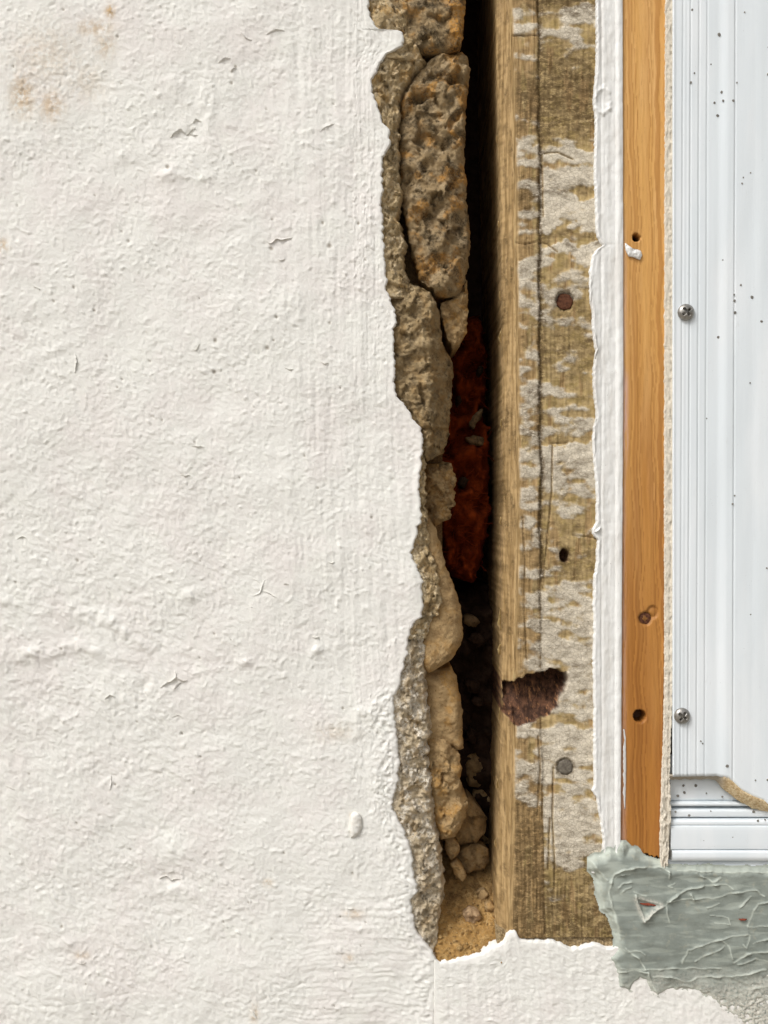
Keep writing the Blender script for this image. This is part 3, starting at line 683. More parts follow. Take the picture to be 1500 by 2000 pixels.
# rust-coloured fibre stuffed deep in the gap
ins = thing('fibre_stuffing', 'rust orange fibrous stuffing wedged deep in the gap between stones and board', 'insulation', 900, 1140, 200)
def za(U, V, d): z = np.zeros_like(U); return {'a': z}
rock('fibre_wad', [(850, 620), (900, 600), (950, 590), (962, 700), (956, 800), (962, 900), (960, 1010), (946, 1110), (925, 1140), (890, 1132), (866, 1100), (850, 1000), (845, 800)],
     [(900, 680), (900, 1060)], 215, 60, 480, M_FIBRE, ins, (52, 3), 131, lambda U, V: 70 * ss(960, 760, V) + 30 * fbm(U / 30, V / 60, 2, 133), 3, 6, 3, za, fsize=0)
r = np.random.RandomState(11); cc = []; ff = []; off = 0
for k in range(150):
    a = np.array([r.uniform(868, 942), r.uniform(640, 1125)]); th = r.uniform(-0.9, 0.9) + (math.pi if r.rand() < .5 else 0); ln = r.uniform(12, 34); d_ = r.uniform(195, 235) + 70 * float(ss(960, 760, a[1])); bend = r.uniform(-0.12, 0.12)
    prev = None
    for q in range(6):
        wv = np.array([math.cos(th), math.sin(th)]); nv = np.array([-wv[1], wv[0]]) * 0.7
        for sgn, dd in ((1, 0), (-1, 0), (0, -0.8)):
            pu, pv = deep(a[0] + nv[0] * sgn, a[1] + nv[1] * sgn, d_); cc.append(world(pu, pv, d_ + dd))
        if q: 
            o = off + (q - 1) * 3
            for s_ in range(3): ff.append((o + s_, o + (s_ + 1) % 3, o + 3 + (s_ + 1) % 3, o + 3 + s_))
        a = a + wv * ln / 5; th += bend * 2 + r.uniform(-.2, .2); d_ += r.uniform(-4, 4)
    off += 18
mesh('loose_fibre', np.array(cc), np.array(ff), M_FIBRE, ins, None, True, 'stuff')
for k, (cu, cv, ru, rv, an, dd) in enumerate([(932, 816, 8, 22, .5, 232), (928, 860, 19, 12, 0, 226), (905, 940, 9, 12, .3, 190), (896, 780, 6, 9, 0, 215), (938, 722, 6, 10, .2, 250), (920, 1215, 15, 12, 0, 255), (932, 1250, 17, 14, .4, 250), (925, 1342, 16, 12, 0, 230), (934, 1372, 14, 9, .2, 230), (922, 1440, 12, 14, 0, 235)]):
    a = np.linspace(0, 2 * np.pi, 14, endpoint=False); rr2 = 1 + 0.25 * np.array([r.uniform(-1, 1) for _ in a])
    pu = np.cos(a) * ru * rr2; pv = np.sin(a) * rv * rr2
    ol = [(cu + x * math.cos(an) + y * math.sin(-an), cv + x * math.sin(an) + y * math.cos(an)) for x, y in zip(pu, pv)]
    rock('mortar_crumb', ol, None, dd, 10, dd + 60, M_CORE if k in (0, 1, 5) else M_BACK, ins if k < 5 else wall, (3, 1.4), 141 + k, None, 2.0, 2.5, 3, at_stone(.5, .6, .4), fsize=8)  # most crumbs share the cavity colour and its painted shade

# ------------------------------------------------------------------ the old board
BL = curve([(-400, 996), (0, 996), (360, 1005), (720, 1009), (1000, 1010), (1360, 1004), (1460, 1001), (1640, 998), (1834, 994)])    # left edge of its face
BC = curve([(-400, 966), (0, 967), (360, 976), (720, 983), (1000, 982), (1360, 980), (1460, 978), (1640, 972), (1834, 966)])        # back of the sloping sawn edge
GR = curve([(-400, 1054), (0, 1054), (360, 1056), (720, 1056), (900, 1059), (1250, 1057), (1834, 1066)])
ROT = [(983, 1338), (1003, 1330), (1032, 1318), (1060, 1311), (1090, 1306), (1110, 1312), (1112, 1332), (1102, 1358), (1094, 1386), (1075, 1402), (1046, 1414), (1018, 1426), (994, 1418), (982, 1396)]
PR = curve([(-400, .2), (0, .0), (20, .35), (70, .3), (110, -.1), (160, -.5), (230, -.3), (285, .1), (300, .5), (322, .3), (345, .62), (362, .2), (378, .1), (395, .72), (430, .66), (448, .0), (468, .1), (480, .7), (500, .25),
    (560, .2), (640, .0), (720, -.1), (800, .1), (830, .3), (860, -.1), (870, .7), (895, .45), (930, .6), (960, .3), (1000, .0), (1060, -.1), (1120, .0), (1160, .3), (1220, .45), (1330, .35), (1400, .3), (1480, .5), (1540, .35), (1620, .55), (1690, .25), (1740, -.1), (1834, -.5)])
PL_ = curve([(-400, .0), (0, -.1), (22, .3), (50, .45), (75, .0), (115, .3), (150, -.2), (240, .2), (290, .5), (340, .3), (385, .35), (420, .2), (470, -.1), (510, .5), (600, .45), (650, .1), (720, .5), (800, .35), (850, .2), (878, .55), (925, .3), (1000, .3), (1100, .15), (1180, .4), (1300, .2), (1440, .4), (1500, .5), (1640, -.2), (1834, -.5)])
DR = curve([(-400, .5), (0, 1), (18, .7), (40, .2), (90, .6), (150, 1), (240, .9), (275, .5), (300, .15), (330, .4), (345, .1), (368, .8), (385, .1), (440, .2), (460, .7), (482, .0), (520, .3), (600, .6), (690, .7), (760, .3), (850, .5), (880, .2), (905, .5), (990, .4), (1060, .5), (1110, .7), (1160, .3), (1280, .4), (1440, .3), (1540, .3), (1640, .35), (1740, .75), (1834, 1)])
DL = curve([(-400, .4), (0, .8), (22, .3), (70, .2), (120, .3), (170, 1), (230, .8), (270, .5), (300, .3), (375, .9), (400, .7), (440, .4), (480, .5), (560, .4), (660, .6), (720, .4), (830, .7), (900, .4), (1000, .5), (1150, .5), (1250, .6), (1440, .4), (1560, .7), (1640, .9), (1834, .9)])
v = np.concatenate([np.arange(-400, -6, 12), np.arange(-6, 1834, 2.2), [1834]])
c1 = np.linspace(0, 1, 15)[:, None]; fr = np.linspace(0, 1, 96)
bl, bc = BL(v) + 1.6 * fbm(v / 40, v * 0, 3, 62), BC(v) + 6 + 1.3 * fbm(v / 12, v * 0 + 3, 4, 63)
br = np.interp(v, [-400, 1600, 1700, 1760, 1800, 1834], [1196, 1196, 1200, 1200, 1204, 1206])
back = np.array([470, 320, 200, 120, 75])[None]
U = np.hstack([bc[:, None] + np.array([6, 5, 3, 2, 1])[None], bc[:, None] + (bl - bc)[:, None] * c1.T, bl[:, None] + (br - bl)[:, None] * fr[None, 1:]])
V = np.tile(v[:, None], (1, U.shape[1])); nb = 5 + 15
face = np.zeros_like(U, bool); face[:, nb - 1:] = True
d_edge = 8 + 40 * (1 - np.tile(c1.T, (len(v), 1))) ** 1.15 + 1.6 * fbm(U[:, 5:nb] / 5, V[:, 5:nb] / 60, 3, 64)
gm = ss(1300, 1000, V) * 0.75 + 0.25
gd = U - GR(V) - 2.5 * fbm(V / 60, V * 0, 2, 65)
lftm = U < GR(V)
P = np.where(lftm, -0.12 + PL_(V + 10 * fbm(U / 30, V / 30, 2, 68)), PR(V + 14 * fbm(U / 34, V / 30, 3, 66))) + 0.5 * fbm(U / 60, V / 26, 2, 67) + 0.11 * fbm(U / 12, V / 9, 3, 69)
paint = ss(0.08, 0.34, P) * face * ss(4, 10, U - bl[:, None])
bare = np.where(face, ss(0.1, 0.4, fbm(U / 22, V / 120, 3, 71) + 0.5 * ss(30, 0, U - bl[:, None]) + 0.5 * lftm + 0.4 * ss(900, 1000, V) * lftm - 0.2), 1.0)
dirt = np.where(lftm, DL(V + 12 * fbm(U / 30, V / 20, 2, 72)), DR(V + 16 * fbm(U / 30, V / 22, 3, 73))) + 0.35 * fbm(U / 24, V / 13, 4, 74)
dirt = dirt * (0.98 + 0.6 * ss(1640, 1740, V) * fbm(U / 4, V / 90, 3, 87) + 0.05 * ss(1640, 1700, V)); dirt = np.clip(dirt, 0, 1) * face * ss(2, 12, U - bl[:, None]) + np.exp(-(gd / 5) ** 2) * 0.9 * gm * face
dirt = np.clip(dirt + (~face) * (0.5 * ss(0, .5, fbm(U / 7, V / 30, 4, 75)) + 0.35 * ss(0.1, 0.5, fbm(U / 40, V / 120, 3, 82))), 0, 1)
rs = sdf(U, V, ROT) + 5 * fbm(U / 20, V / 20, 4, 76) - 2
rotm = ss(-1, 4, rs)
dp = 8 + 6.5 * np.exp(-(gd / 3.2) ** 2) * gm - 2.2 * ss(4, -4, gd) + 1.5 * fbm(U / 6, V / 80, 3, 77) * (1 - paint) + 1.1 * fbm(U / 26, V / 22, 3, 78) - 1.3 * paint + 0.7 * ridged(U / 9, V / 6, 3, 79) * -1 * ss(0.3, .8, dirt)
dp = dp + ss(24, 0, U - bl[:, None]) * 3
for cr in [[(1010, 472), (1028, 476), (1050, 470), (1070, 474), (1090, 490)], [(1004, 66), (1030, 68), (1052, 66)], [(1064, 297), (1090, 295), (1120, 308)], [(1078, 866), (1110, 864)],
           [(1080, 870), (1079, 960), (1072, 1040), (1065, 1110), (1062, 1150)], [(1120, 1046), (1145, 1048), (1166, 1052)], [(1082, 1500), (1080, 1600), (1085, 1700), (1083, 1760)], [(1052, 1440), (1056, 1500), (1050, 1600)],
           [(1075, 1600), (1072, 1700)], [(1060, 300), (1062, 420)], [(1022, 1010), (1026, 1100), (1024, 1180), (1030, 1290)]]:
    q = np.exp(-(segdist(U, V, cr) / 1.7) ** 2); dp = dp + 3.2 * q; dirt = np.maximum(dirt, q * 1.0); paint = paint * (1 - 0.8 * q)
dp[:, 5:nb] = d_edge; dp[:, :5] = back + 3 * fbm(U[:, :5] / 20, V[:, :5] / 90, 2, 80)
dp = dp + ss(-2, 6 + 0.25 * np.clip(V - 1330, 0, 90), rs) * (62 - 0.56 * (V - 1330)) * ss(1440, 1400, V) + rotm * (-2.2 * ridged(U / 30, V / 16, 3, 83) + 5 * fbm(U / 26, V / 26, 3, 84))
for (hu, hv, rx, ry, hd) in [(1104, 1086, 9, 13, 34), (1105, 586, 18.5, 19.5, 10), (1105, 1500, 17, 17, 7)]:
    q = np.hypot((U - hu) / rx, (V - hv) / ry) + 0.12 * fbm(U / 7, V / 7, 2, 85); dp = dp + hd * ss(1.12, 0.82, q)
    if hd > 20: rotm = np.maximum(rotm, ss(1.2, 0.8, q)); dirt = np.maximum(dirt, ss(2.6, 1.0, q))
    else: dirt = np.maximum(dirt, ss(1.5, 1.05, q) * .8)
board = thing('old_frame_board', 'weathered old wooden frame board with flaking grey paint beside the dark gap', 'board', 1090, 1834, 8)
slab('plank', U, V, dp, M_BOARD, board, 4, {'a': paint, 'b': dirt, 'c': rotm, 'd': bare})

def disc(name, cu, cv, d, r, h, mat, parent, seed=0, rag=0.06, n=40, label=None, tilt=0):
    """a low domed head with a rim and a shank side"""
    co = []; rings = [(0.0, 0), (0.35, .02), (0.7, .10), (0.9, .25), (1.0, .5), (1.0, 1.0), (0.9, 2.2)]
    a = np.linspace(0, 2 * np.pi, n, endpoint=False)
    j = 1 + rag * fbm(np.cos(a) * 1.6, np.sin(a) * 1.6, 3, seed)
    for s, k in rings:
        uu_ = cu + np.cos(a) * r * max(s, 0.01) * j; vv_ = cv + np.sin(a) * r * max(s, 0.01) * j
        co.append(world(uu_, vv_, d - h * (1 - k) + 0.6 * fbm(uu_ / 5, vv_ / 5, 2, seed) * (s < 1) + tilt * (uu_ - cu)))
    i = np.arange(len(rings) * n).reshape(-1, n); i2 = np.roll(i, -1, 1)
    f = np.stack([i[:-1], i[1:], i2[1:], i2[:-1]], -1).reshape(-1, 4)
    return mesh(name, np.concatenate(co), f, mat, parent, None, True, None, label)
disc('nail_head', 1105, 587, 14, 16, 2.5, M_RUST, board, 3, 0.1, label='rusty brown nail head')
disc('nail_head', 1105.5, 1500, 11, 14.5, 3, M_GREYNAIL, board, 5, 0.12, label='dull grey nail head')
# frayed splinters on the sawn edge
for k, (sv_, ln, lean) in enumerate([(560, 20, -4), (640, 26, -6), (815, 18, -5), (1010, 16, -6), (1190, 44, -6), (1205, 30, -9), (1262, 20, -8), (1390, 24, -4), (1530, 20, -5), (420, 14, -5), (1650, 18, -5), (250, 16, -4)]):
    b = float(BC(sv_)); ribbon('splinter', [(b + 2, sv_), (b + 2, sv_ + ln / 2), (b + 2.5, sv_ + ln)], lean, -lean * 0.4, 5, M_BOARD, board, 40, 3, 1.2)

# ------------------------------------------------------------------ thickly painted trim strip
TL = curve([(-400, 1164), (0, 1164), (72, 1165), (150, 1163), (190, 1158), (205, 1159), (230, 1163), (324, 1160), (400, 1163), (445, 1164), (462, 1166), (474, 1173), (478, 1177), (482, 1172), (490, 1162), (500, 1157), (533, 1151), (583, 1152), (606, 1157), (633, 1156), (660, 1159), (684, 1163),
    (700, 1161), (730, 1158), (770, 1160), (806, 1164), (818, 1164), (830, 1160), (856, 1157), (872, 1158), (900, 1160), (964, 1165), (1020, 1164), (1034, 1157), (1042, 1156), (1054, 1167), (1108, 1164), (1128, 1160), (1180, 1158), (1215, 1160), (1288, 1158), (1388, 1160), (1470, 1159), (1532, 1161), (1545, 1155), (1556, 1164), (1600, 1172), (1640, 1178), (1666, 1176), (1676, 1160), (1686, 1152), (1710, 1156)])
TR = curve([(-400, 1215), (0, 1215.5), (700, 1217), (1000, 1215), (1400, 1213), (1640, 1211), (1660, 1216), (1680, 1214), (1710, 1190)])
v = np.concatenate([np.arange(-400, -6, 12), np.arange(-6, 1706, 2.0)])
L = TL(v) + 1.5 * fbm(v / 7, v * 0, 3, 93); R = TR(v)
m_ = 34; U = L[:, None] + (R - L)[:, None] * np.linspace(0, 1, m_)[None]; V = np.tile(v[:, None], (1, m_))
x = U - np.interp(V, [0, 700, 1400], [1200, 1201, 1199]); e = U - L[:, None]
h = 4.5 + 1.2 * np.exp(-((e - 4) / 3) ** 2) - 3 * ss(3, 0, e) + 2.0 * ss(-2, 3, x) + 2.6 * np.exp(-((x - 9) / 6) ** 2) - 2.4 * np.exp(-((x - 1.5) / 1.6) ** 2) + 0.6 * fbm(U / 8, V / 120, 3, 94) + 0.8 * fbm(U / 14, V / 24, 3, 95)
h = h - 1.6 * np.exp(-((U - 1175 + 2 * fbm(V / 200, V * 0, 2, 96)) / 2.2) ** 2)
h = h - 0.9 * np.exp(-((V - 478) / 2.5) ** 2) * ss(40, 10, e) + 4 * ss(1650, 1690, V)
# a smeared crater of paint
q = np.hypot((U - 1178) / 16, (V - 196) / 24); h = h + 3.2 * np.exp(-((q + 0.18 * fbm(U / 9, V / 9, 2, 31) - 0.95) / 0.2) ** 2) * np.clip(0.7 + 0.9 * fbm(U / 14 + 3, V / 14, 2, 32), 0, 1.4) - 1.8 * np.exp(-(q / 0.6) ** 2)
trim = thing('painted_trim', 'narrow white trim strip thick with paint, ragged edge lapping the old board', 'trim', 1190, 1700, 0)
slab('paint_strip', U, V, 4 - h, M_WHITE, trim, 6)
ribbon('paint_lip', [(1155, 640), (1160, 655), (1163, 680), (1161, 700)], 4, 1, 4, M_WHITE, trim, -1)
ribbon('paint_lip', [(1158, 1038), (1164, 1034), (1172, 1028)], 3, 4, 5, M_WHITE, trim, -1)
ribbon('paint_lip', [(1153, 535), (1151, 560), (1153, 590)], 4, 0, 3, M_WHITE, trim, -1)
ribbon('paint_lip', [(1164, 815), (1159, 835), (1158, 862), (1160, 890)], 4, 0, 3, M_WHITE, trim, -1)

# ------------------------------------------------------------------ pine strip
PLc = curve([(-400, 1213), (1700, 1209)]); PRc = curve([(-400, 1301), (0, 1301), (700, 1299), (1300, 1297), (1500, 1294), (1690, 1288)])
v = np.concatenate([np.arange(-400, -6, 12), np.arange(-6, 1692, 2.0)]); m_ = 46
U = PLc(v)[:, None] + (PRc(v) - PLc(v))[:, None] * np.linspace(0, 1, m_)[None]; V = np.tile(v[:, None], (1, m_))
# ragged foot
foot = 1664 + 14 * np.clip((U - 1245) / 45, 0, 1) + 5 * fbm(U / 6, U * 0, 3, 97)
V = np.where(V > 1600, 1600 + (V - 1600) * (foot - 1600) / 92.0, V)
warp = 9 * fbm(U / 160, V / 420, 2, 98) + 7 * np.sin(V / 330 + 0.6) + 5 * fbm(U / 60, V / 110, 2, 99)
ringc = (U - 1216 + warp) / 14.5; ringc = ringc + 0.9 * fbm(ringc * 0.8, ringc * 0, 2, 100)
fr_ = ringc - np.floor(ringc); line = ss(0.45, 0.94, fr_) * ss(1.0, 0.95, fr_)
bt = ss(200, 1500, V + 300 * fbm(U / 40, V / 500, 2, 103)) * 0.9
hole = np.zeros_like(U); dp = 0.5 * fbm(U / 5, V / 80, 3, 104) - 0.5 * line
for (hu, hv, rx, ry, hd, mk) in [(1243, 463.5, 7.5, 7.5, 40, 1), (1250, 1399, 12, 12, 34, 0.75), (1261, 1208, 13.5, 13.5, 5, 0.5), (1275, 1196, 11, 13, 4, 0.12)]:
    q = np.hypot((U - hu) / rx, (V - hv) / ry) + 0.07 * fbm(U / 6, V / 6, 2, 105); s_ = ss(1.12, 0.8, q); dp = dp + hd * s_ * (1 - 0.5 * ss(0.8, 0.2, q) * (hd < 10)); hole = np.maximum(hole, s_ * mk)
pk = ss(1227, 1217, U) * ss(380, 560, V) * (0.55 + 0.3 * ss(900, 500, V)) + 0.8 * ss(1232, 1222, U) * ss(700, 760, V) * ss(930, 860, V)
pine = thing('pine_strip', 'bare orange pine strip with old screw holes between white trim and vinyl frame', 'wood strip', 1257, 1680, 0)
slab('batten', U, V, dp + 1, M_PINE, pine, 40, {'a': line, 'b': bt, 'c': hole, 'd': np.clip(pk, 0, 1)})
disc('nail_head', 1261, 1208, 6, 11.5, 2, M_RUST, pine, 9, 0.12, label='sunken rusty nail head')
rock('caulk_dab', [(1222, 474), (1230, 480), (1238, 486), (1246, 486), (1254, 490), (1256, 498), (1250, 507), (1241, 503), (1234, 500), (1227, 500), (1222, 490)], [(1232, 490), (1246, 495)], -4.5, 4, 4, M_WHITE, pine, (2.5, 1), 151, None, 1.6, 1.2, 2.4, fsize=0)
ribbon('caulk_smear', [(1219, 1424), (1222, 1440), (1223, 1500), (1222, 1540), (1221, 1580)], -7, 1, 1.5, M_WHITE, pine, -1.0, 4, 1.0, None, 0.4)

# ------------------------------------------------------------------ ragged cream bead at the vinyl edge
CL = curve([(-400, 1300), (0, 1299), (700, 1297), (1000, 1297), (1360, 1297), (1460, 1294), (1560, 1290), (1640, 1288), (1690, 1289)])
CR = curve([(-400, 1316), (0, 1316), (700, 1317), (1000, 1315), (1250, 1313), (1400, 1310), (1520, 1306), (1600, 1309), (1640, 1305), (1694, 1301)])
v = np.concatenate([np.arange(-400, -6, 12), np.arange(-6, 1696, 2.0)]); m_ = 14
L = CL(v) + 1.2 * fbm(v / 9, v * 0, 3, 107); R = CR(v) + 1.2 * fbm(v / 8, v * 0 + 7, 3, 108)
U = L[:, None] + (R - L)[:, None] * np.linspace(0, 1, m_)[None]; V = np.tile(v[:, None], (1, m_))
mid = np.interp(V, [0, 1000, 1400, 1690], [1309, 1308, 1305, 1298]) + 1.5 * fbm(V / 50, V * 0, 2, 109)
dash = np.exp(-((U - mid) / 1.5) ** 2) * ss(-0.15, 0.15, fbm(V / 13, V * 0, 2, 110) + 0.25 * ss(1200, 1500, V))
dp = -7 + 1.8 * dash + 0.9 * ridged(U / 6, V / 6, 3, 111) * -1 + 1.5 * fbm(U / 8, V / 20, 2, 112) - ss(1500, 1600, V) * 3 * ridged(U / 9, V / 26, 2, 113)
bead = thing('cream_bead', 'thin ragged cream bead of old caulk running down the pine strip edge', 'caulk', 1306, 1692, 0)
slab('bead', U, V, dp, M_CREAM, bead, 14, {'a': np.clip(dash * 0.3, 0, 1)})

# ------------------------------------------------------------------ white vinyl frame cover
BOT = curve([(1290, 1514), (1395, 1512), (1418, 1516), (1430, 1528), (1444, 1541), (1466, 1553), (1486, 1560), (1498, 1572), (1530, 1584), (1900, 1600)])
us = np.concatenate([np.arange(1311, 1504, 1.4), np.arange(1508, 1900, 10)]); t = np.concatenate([np.linspace(-0.2, 0, 6)[:-1], np.linspace(0, 1, 220)])
bt_ = BOT(us) + 0.6 * fbm(us / 8, us * 0, 2, 114)
V = bt_[None] * t[:, None]; U = np.tile(us, (len(t), 1))
lean = (V - 900) * -0.0036
X = U - lean
h = np.zeros_like(U); gr_ = np.zeros_like(U)
for gu, gd_, w_ in ((1327, 1.1, 1.2), (1342, 1.4, 1.2), (1358.5, 1.3, 1.2), (1374, 1.1, 1.2), (1335, 0.4, 2)):
    q = np.exp(-((X - gu) / w_) ** 2); h -= gd_ * q; gr_ = np.maximum(gr_, 0.35 * q * (gd_ > 1))
h += 3.2 * ss(1394, 1416, X) - 1.0 * ss(1425, 1429, X) + 0.8 * ss(1462, 1480, X)
h -= 1.2 * np.exp(-((X - 1428) / 1.4) ** 2)
h += 0.8 * fbm(U / 60, V / 260, 2, 115) + 1.5 * np.exp(-((U - 1312) / 3) ** 2)
panel = thing('vinyl_frame_cover', 'white grooved vinyl window frame cover with cut lower corner and two screws', 'window frame', 1450, 1600, -14)
slab('cover_sheet', U, V, -14 - h, M_VINYL, panel, 4, {'a': gr_})
# its cut lower edge, slanting back under the sheet
us2 = np.arange(1305, 1620, 2.0); b0 = BOT(us2)
b1 = np.interp(us2, [1305, 1390, 1400, 1412, 1440, 1470, 1500, 1620], [1523, 1522, 1526, 1541, 1563, 1579, 1586, 1622])
k = np.linspace(0, 1, 9)[:, None]
U = np.tile(us2, (9, 1)); V = b0 - 2 + (b1 - b0 + 2) * k + 1.2 * fbm(U / 9, k * 2, 3, 117) * k
dp = -12.5 - 5 * ss(1398, 1410, U) + (15 + 5 * ss(1398, 1410, U)) * k ** 1.5 + 1.6 * ridged(U / 8, V / 6, 3, 118) * -k
slab('cut_edge', U, V, dp, M_CUT, panel, 3, {'a': ss(1398, 1420, U)})

def screw(u, v, d, r, seed, label=None, rot=0.3):
    # head with cross recess cut into the dome
    n = 72; a = np.linspace(0, 2 * np.pi, n, endpoint=False); rr_ = np.concatenate([np.linspace(0.01, 0.93, 22), [0.98, 1.0, 1.0, 0.98]])
    Rr, A = np.meshgrid(rr_, a, indexing='ij'); x = Rr * np.cos(A); y = Rr * np.sin(A)
    cx, cy = x * math.cos(rot) + y * math.sin(rot), -x * math.sin(rot) + y * math.cos(rot)
    cross = np.maximum(ss(0.17, 0.09, np.abs(cx)) * ss(0.62, 0.52, np.abs(cy)), ss(0.17, 0.09, np.abs(cy)) * ss(0.62, 0.52, np.abs(cx)))
    z = r * 0.62 * np.sqrt(np.clip(1 - (Rr * 0.96) ** 2, 0, 1)); z = z - cross * r * 0.45
    z[-2:] = 0.0; z[-1] = -3
    co = world(u + x * r, v + y * r, d - 0.5 - z)
    i = np.arange(Rr.size).reshape(Rr.shape); i2 = np.roll(i, -1, 1)
    f = np.stack([i[:-1], i[1:], i2[1:], i2[:-1]], -1).reshape(-1, 4)
    o = mesh('screw', co.reshape(-1, 3), f, M_STEEL, panel, None, True, None, label)
    k = np.array([(-.14, -.54), (.14, -.54), (.14, -.14), (.54, -.14), (.54, .14), (.14, .14), (.14, .54), (-.14, .54), (-.14, .14), (-.54, .14), (-.54, -.14), (-.14, -.14)])
    ku = k[:, 0] * math.cos(rot) - k[:, 1] * math.sin(rot); kv = k[:, 0] * math.sin(rot) + k[:, 1] * math.cos(rot)
    top = world(u + ku * r, v + kv * r, np.full(12, d - r * 0.16)); bot = world(u + ku * r, v + kv * r, np.full(12, d + 1.0))
    fs = [tuple(range(12))] + [(q, (q + 1) % 12, 12 + (q + 1) % 12, 12 + q) for q in range(12)]
    mesh('cross_recess', np.vstack([top, bot]), fs, M_DARKSTEEL, o, None, False)
    return o
screw(1335, 613, -15, 16, 1, 'dull grimy cross-head screw', 0.9)
screw(1327.5, 1395, -15, 15.5, 2, 'bright cross-head screw', 0.6)
# fly specks on the cover
def zz(x, y, x0=960, y0=0): return (x0 + x / 2.7778, y0 + y / 2.7778)
SP = [zz(1230, 205) + (5,), zz(1085, 412) + (2.4,), zz(1070, 457) + (3,), zz(1238, 522) + (3.5,), zz(1192, 570) + (3,), zz(1247, 567) + (3.3,), zz(1303, 565) + (3.6,), zz(1207, 645) + (4,), zz(1320, 468) + (2.2,),
      zz(1488, 425) + (3.2,), zz(1182, 366) + (1.8,), zz(1350, 982) + (2,), zz(1348, 1012) + (2.4,), zz(1332, 1556) + (3,), zz(1303, 1634) + (3.2,), zz(1304, 1697) + (3.6,), zz(1300, 1612) + (2.2,), zz(1443, 1757) + (3.8,), zz(1215, 1843) + (4.2,),
      zz(1405, 1626) + (4,), zz(1240, 1418) + (1.8,), zz(1072, 70) + (3,), zz(1360, 85) + (2,), zz(1387, 950) + (1.8,), zz(1300, 910, y0=640) + (2.2,), zz(1293, 952, y0=640) + (2.8,), zz(1384, 302, y0=640) + (2,), zz(1152, 497, y0=640) + (1.8,),
      zz(1478, 1298, y0=640) + (2.4,), zz(1387, 1549, y0=640) + (1.8,), zz(1268, 582, y0=1280) + (4,), zz(1412, 663, y0=1280) + (2.2,), zz(1485, 662, y0=1280) + (2.8,), zz(1127, 455, y0=1280) + (2.2,), zz(1130, 470, y0=1280) + (2,), zz(1490, 275) + (2.4,)]
speck_me = None
def speck(u, v, r, d, parent):
    global speck_me
    loc = world(u, v, d)
    if speck_me is None:
        o = disc('fly_speck', u, v, d, 1.0, 0.35, M_SPECK, parent, 4, 0.25, 12); speck_me = o.data
        o.location = tuple(loc - WORLD[parent.name])
    else:
        o = bpy.data.objects.new('fly_speck', speck_me); C.objects.link(o); o.parent = parent; o.location = tuple(loc - WORLD[parent.name])
    r = r * 0.72; o.scale = (r, 1.6, r * rr.uniform(0.85, 1.15)); o.rotation_euler = (0, rr.uniform(0, 6), 0)
def panel_d(u, v):
    X = u + (v - 900) * 0.0036
    return -14 - (3.2 * ss(1394, 1416, X) - 1.0 * ss(1425, 1429, X) + 0.8 * ss(1462, 1480, X)) - 0.4
for (a, b, r_) in SP: speck(a, b, r_, float(panel_d(a, b)), panel)

# ------------------------------------------------------------------ white sill profile under the cover
sill = thing('window_sill', 'ribbed white window sill profile below the cut vinyl cover', 'window sill', 1450, 1700, 0)
def extrude(name, prof, u0, u1, mat, label=None, n=40):
    """prof: (v, d) outline carried along u"""
    p = np.array(prof, float)
    # soften corners
    for _ in range(2):
        q = np.roll(p, -1, 0); p = np.stack([p * .8 + q * .2, p * .2 + q * .8], 1).reshape(-1, 2)
    m_ = len(p); uu_ = np.linspace(u0, u1, n)
    co = np.stack([world(np.full(m_, a), p[:, 0], p[:, 1]) for a in uu_])
    i = np.arange(n * m_).reshape(n, m_); i2 = np.roll(i, -1, 1)
    f = [tuple(x) for x in np.stack([i[:-1], i2[:-1], i2[1:], i[1:]], -1).reshape(-1, 4).tolist()] + [tuple(i[0].tolist()), tuple(i[-1][::-1].tolist())]
    o = mesh(name, co.reshape(-1, 3), f, mat, sill, {'a': np.zeros(n * m_)}, False)
    return o
extrude('upper_channel', [(1480, 16), (1568.2, 12), (1568.2, 30), (1480, 34)], 1302, 1880, M_VINYL)
extrude('rib', [(1569, 8), (1573, 6), (1577, 8), (1577, 30), (1569, 30)], 1302, 1880, M_VINYL)
extrude('channel_floor', [(1577.4, 22), (1582.4, 22), (1582.4, 34), (1577.4, 34)], 1302, 1880, M_VINYL)
extrude('rib', [(1582.6, 7), (1586, 4), (1596, 4), (1598, 7), (1598, 30), (1582.6, 30)], 1302, 1880, M_VINYL)
extrude('face_strip', [(1600.5, 2), (1604, -3), (1610.5, -3), (1611.5, 0), (1613, -5), (1657, -6), (1658.5, -2), (1658.5, 30), (1600, 30)], 1309, 1880, M_VINYL)
extrude('drip_lip', [(1659, -6), (1662, -9), (1672, -10), (1679, -7), (1680.5, -2), (1680, 30), (1659, 30)], 1311, 1880, M_VINYL)
extrude('lower_face', [(1680.8, 0), (1715, 1), (1715, 30), (1680.8, 30)], 1306, 1880, M_VINYL)
for (x, y, r_) in [(1048, 710, 3.6), (1125, 720, 4.2), (1050, 748, 3.6), (1028, 772, 3.6), (1262, 772, 2.6), (980, 705, 2), (1180, 760, 2)]:
    speck(960 + x / 2.7778, 1280 + y / 2.7778, r_, 12.4, sill)
for (x, y, r_) in [(1005, 848, 2.6), (1077, 865, 3.4), (1428, 845, 4), (1190, 850, 2)]: speck(960 + x / 2.7778, 1280 + y / 2.7778, r_, 3.6, sill)
for (x, y, r_) in [(1440, 900, 2.8), (1478, 892, 2.4), (1300, 985, 2), (1150, 1000, 1.8)]: speck(960 + x / 2.7778, 1280 + y / 2.7778, r_, -5.0 if y > 930 else -3.3, sill)

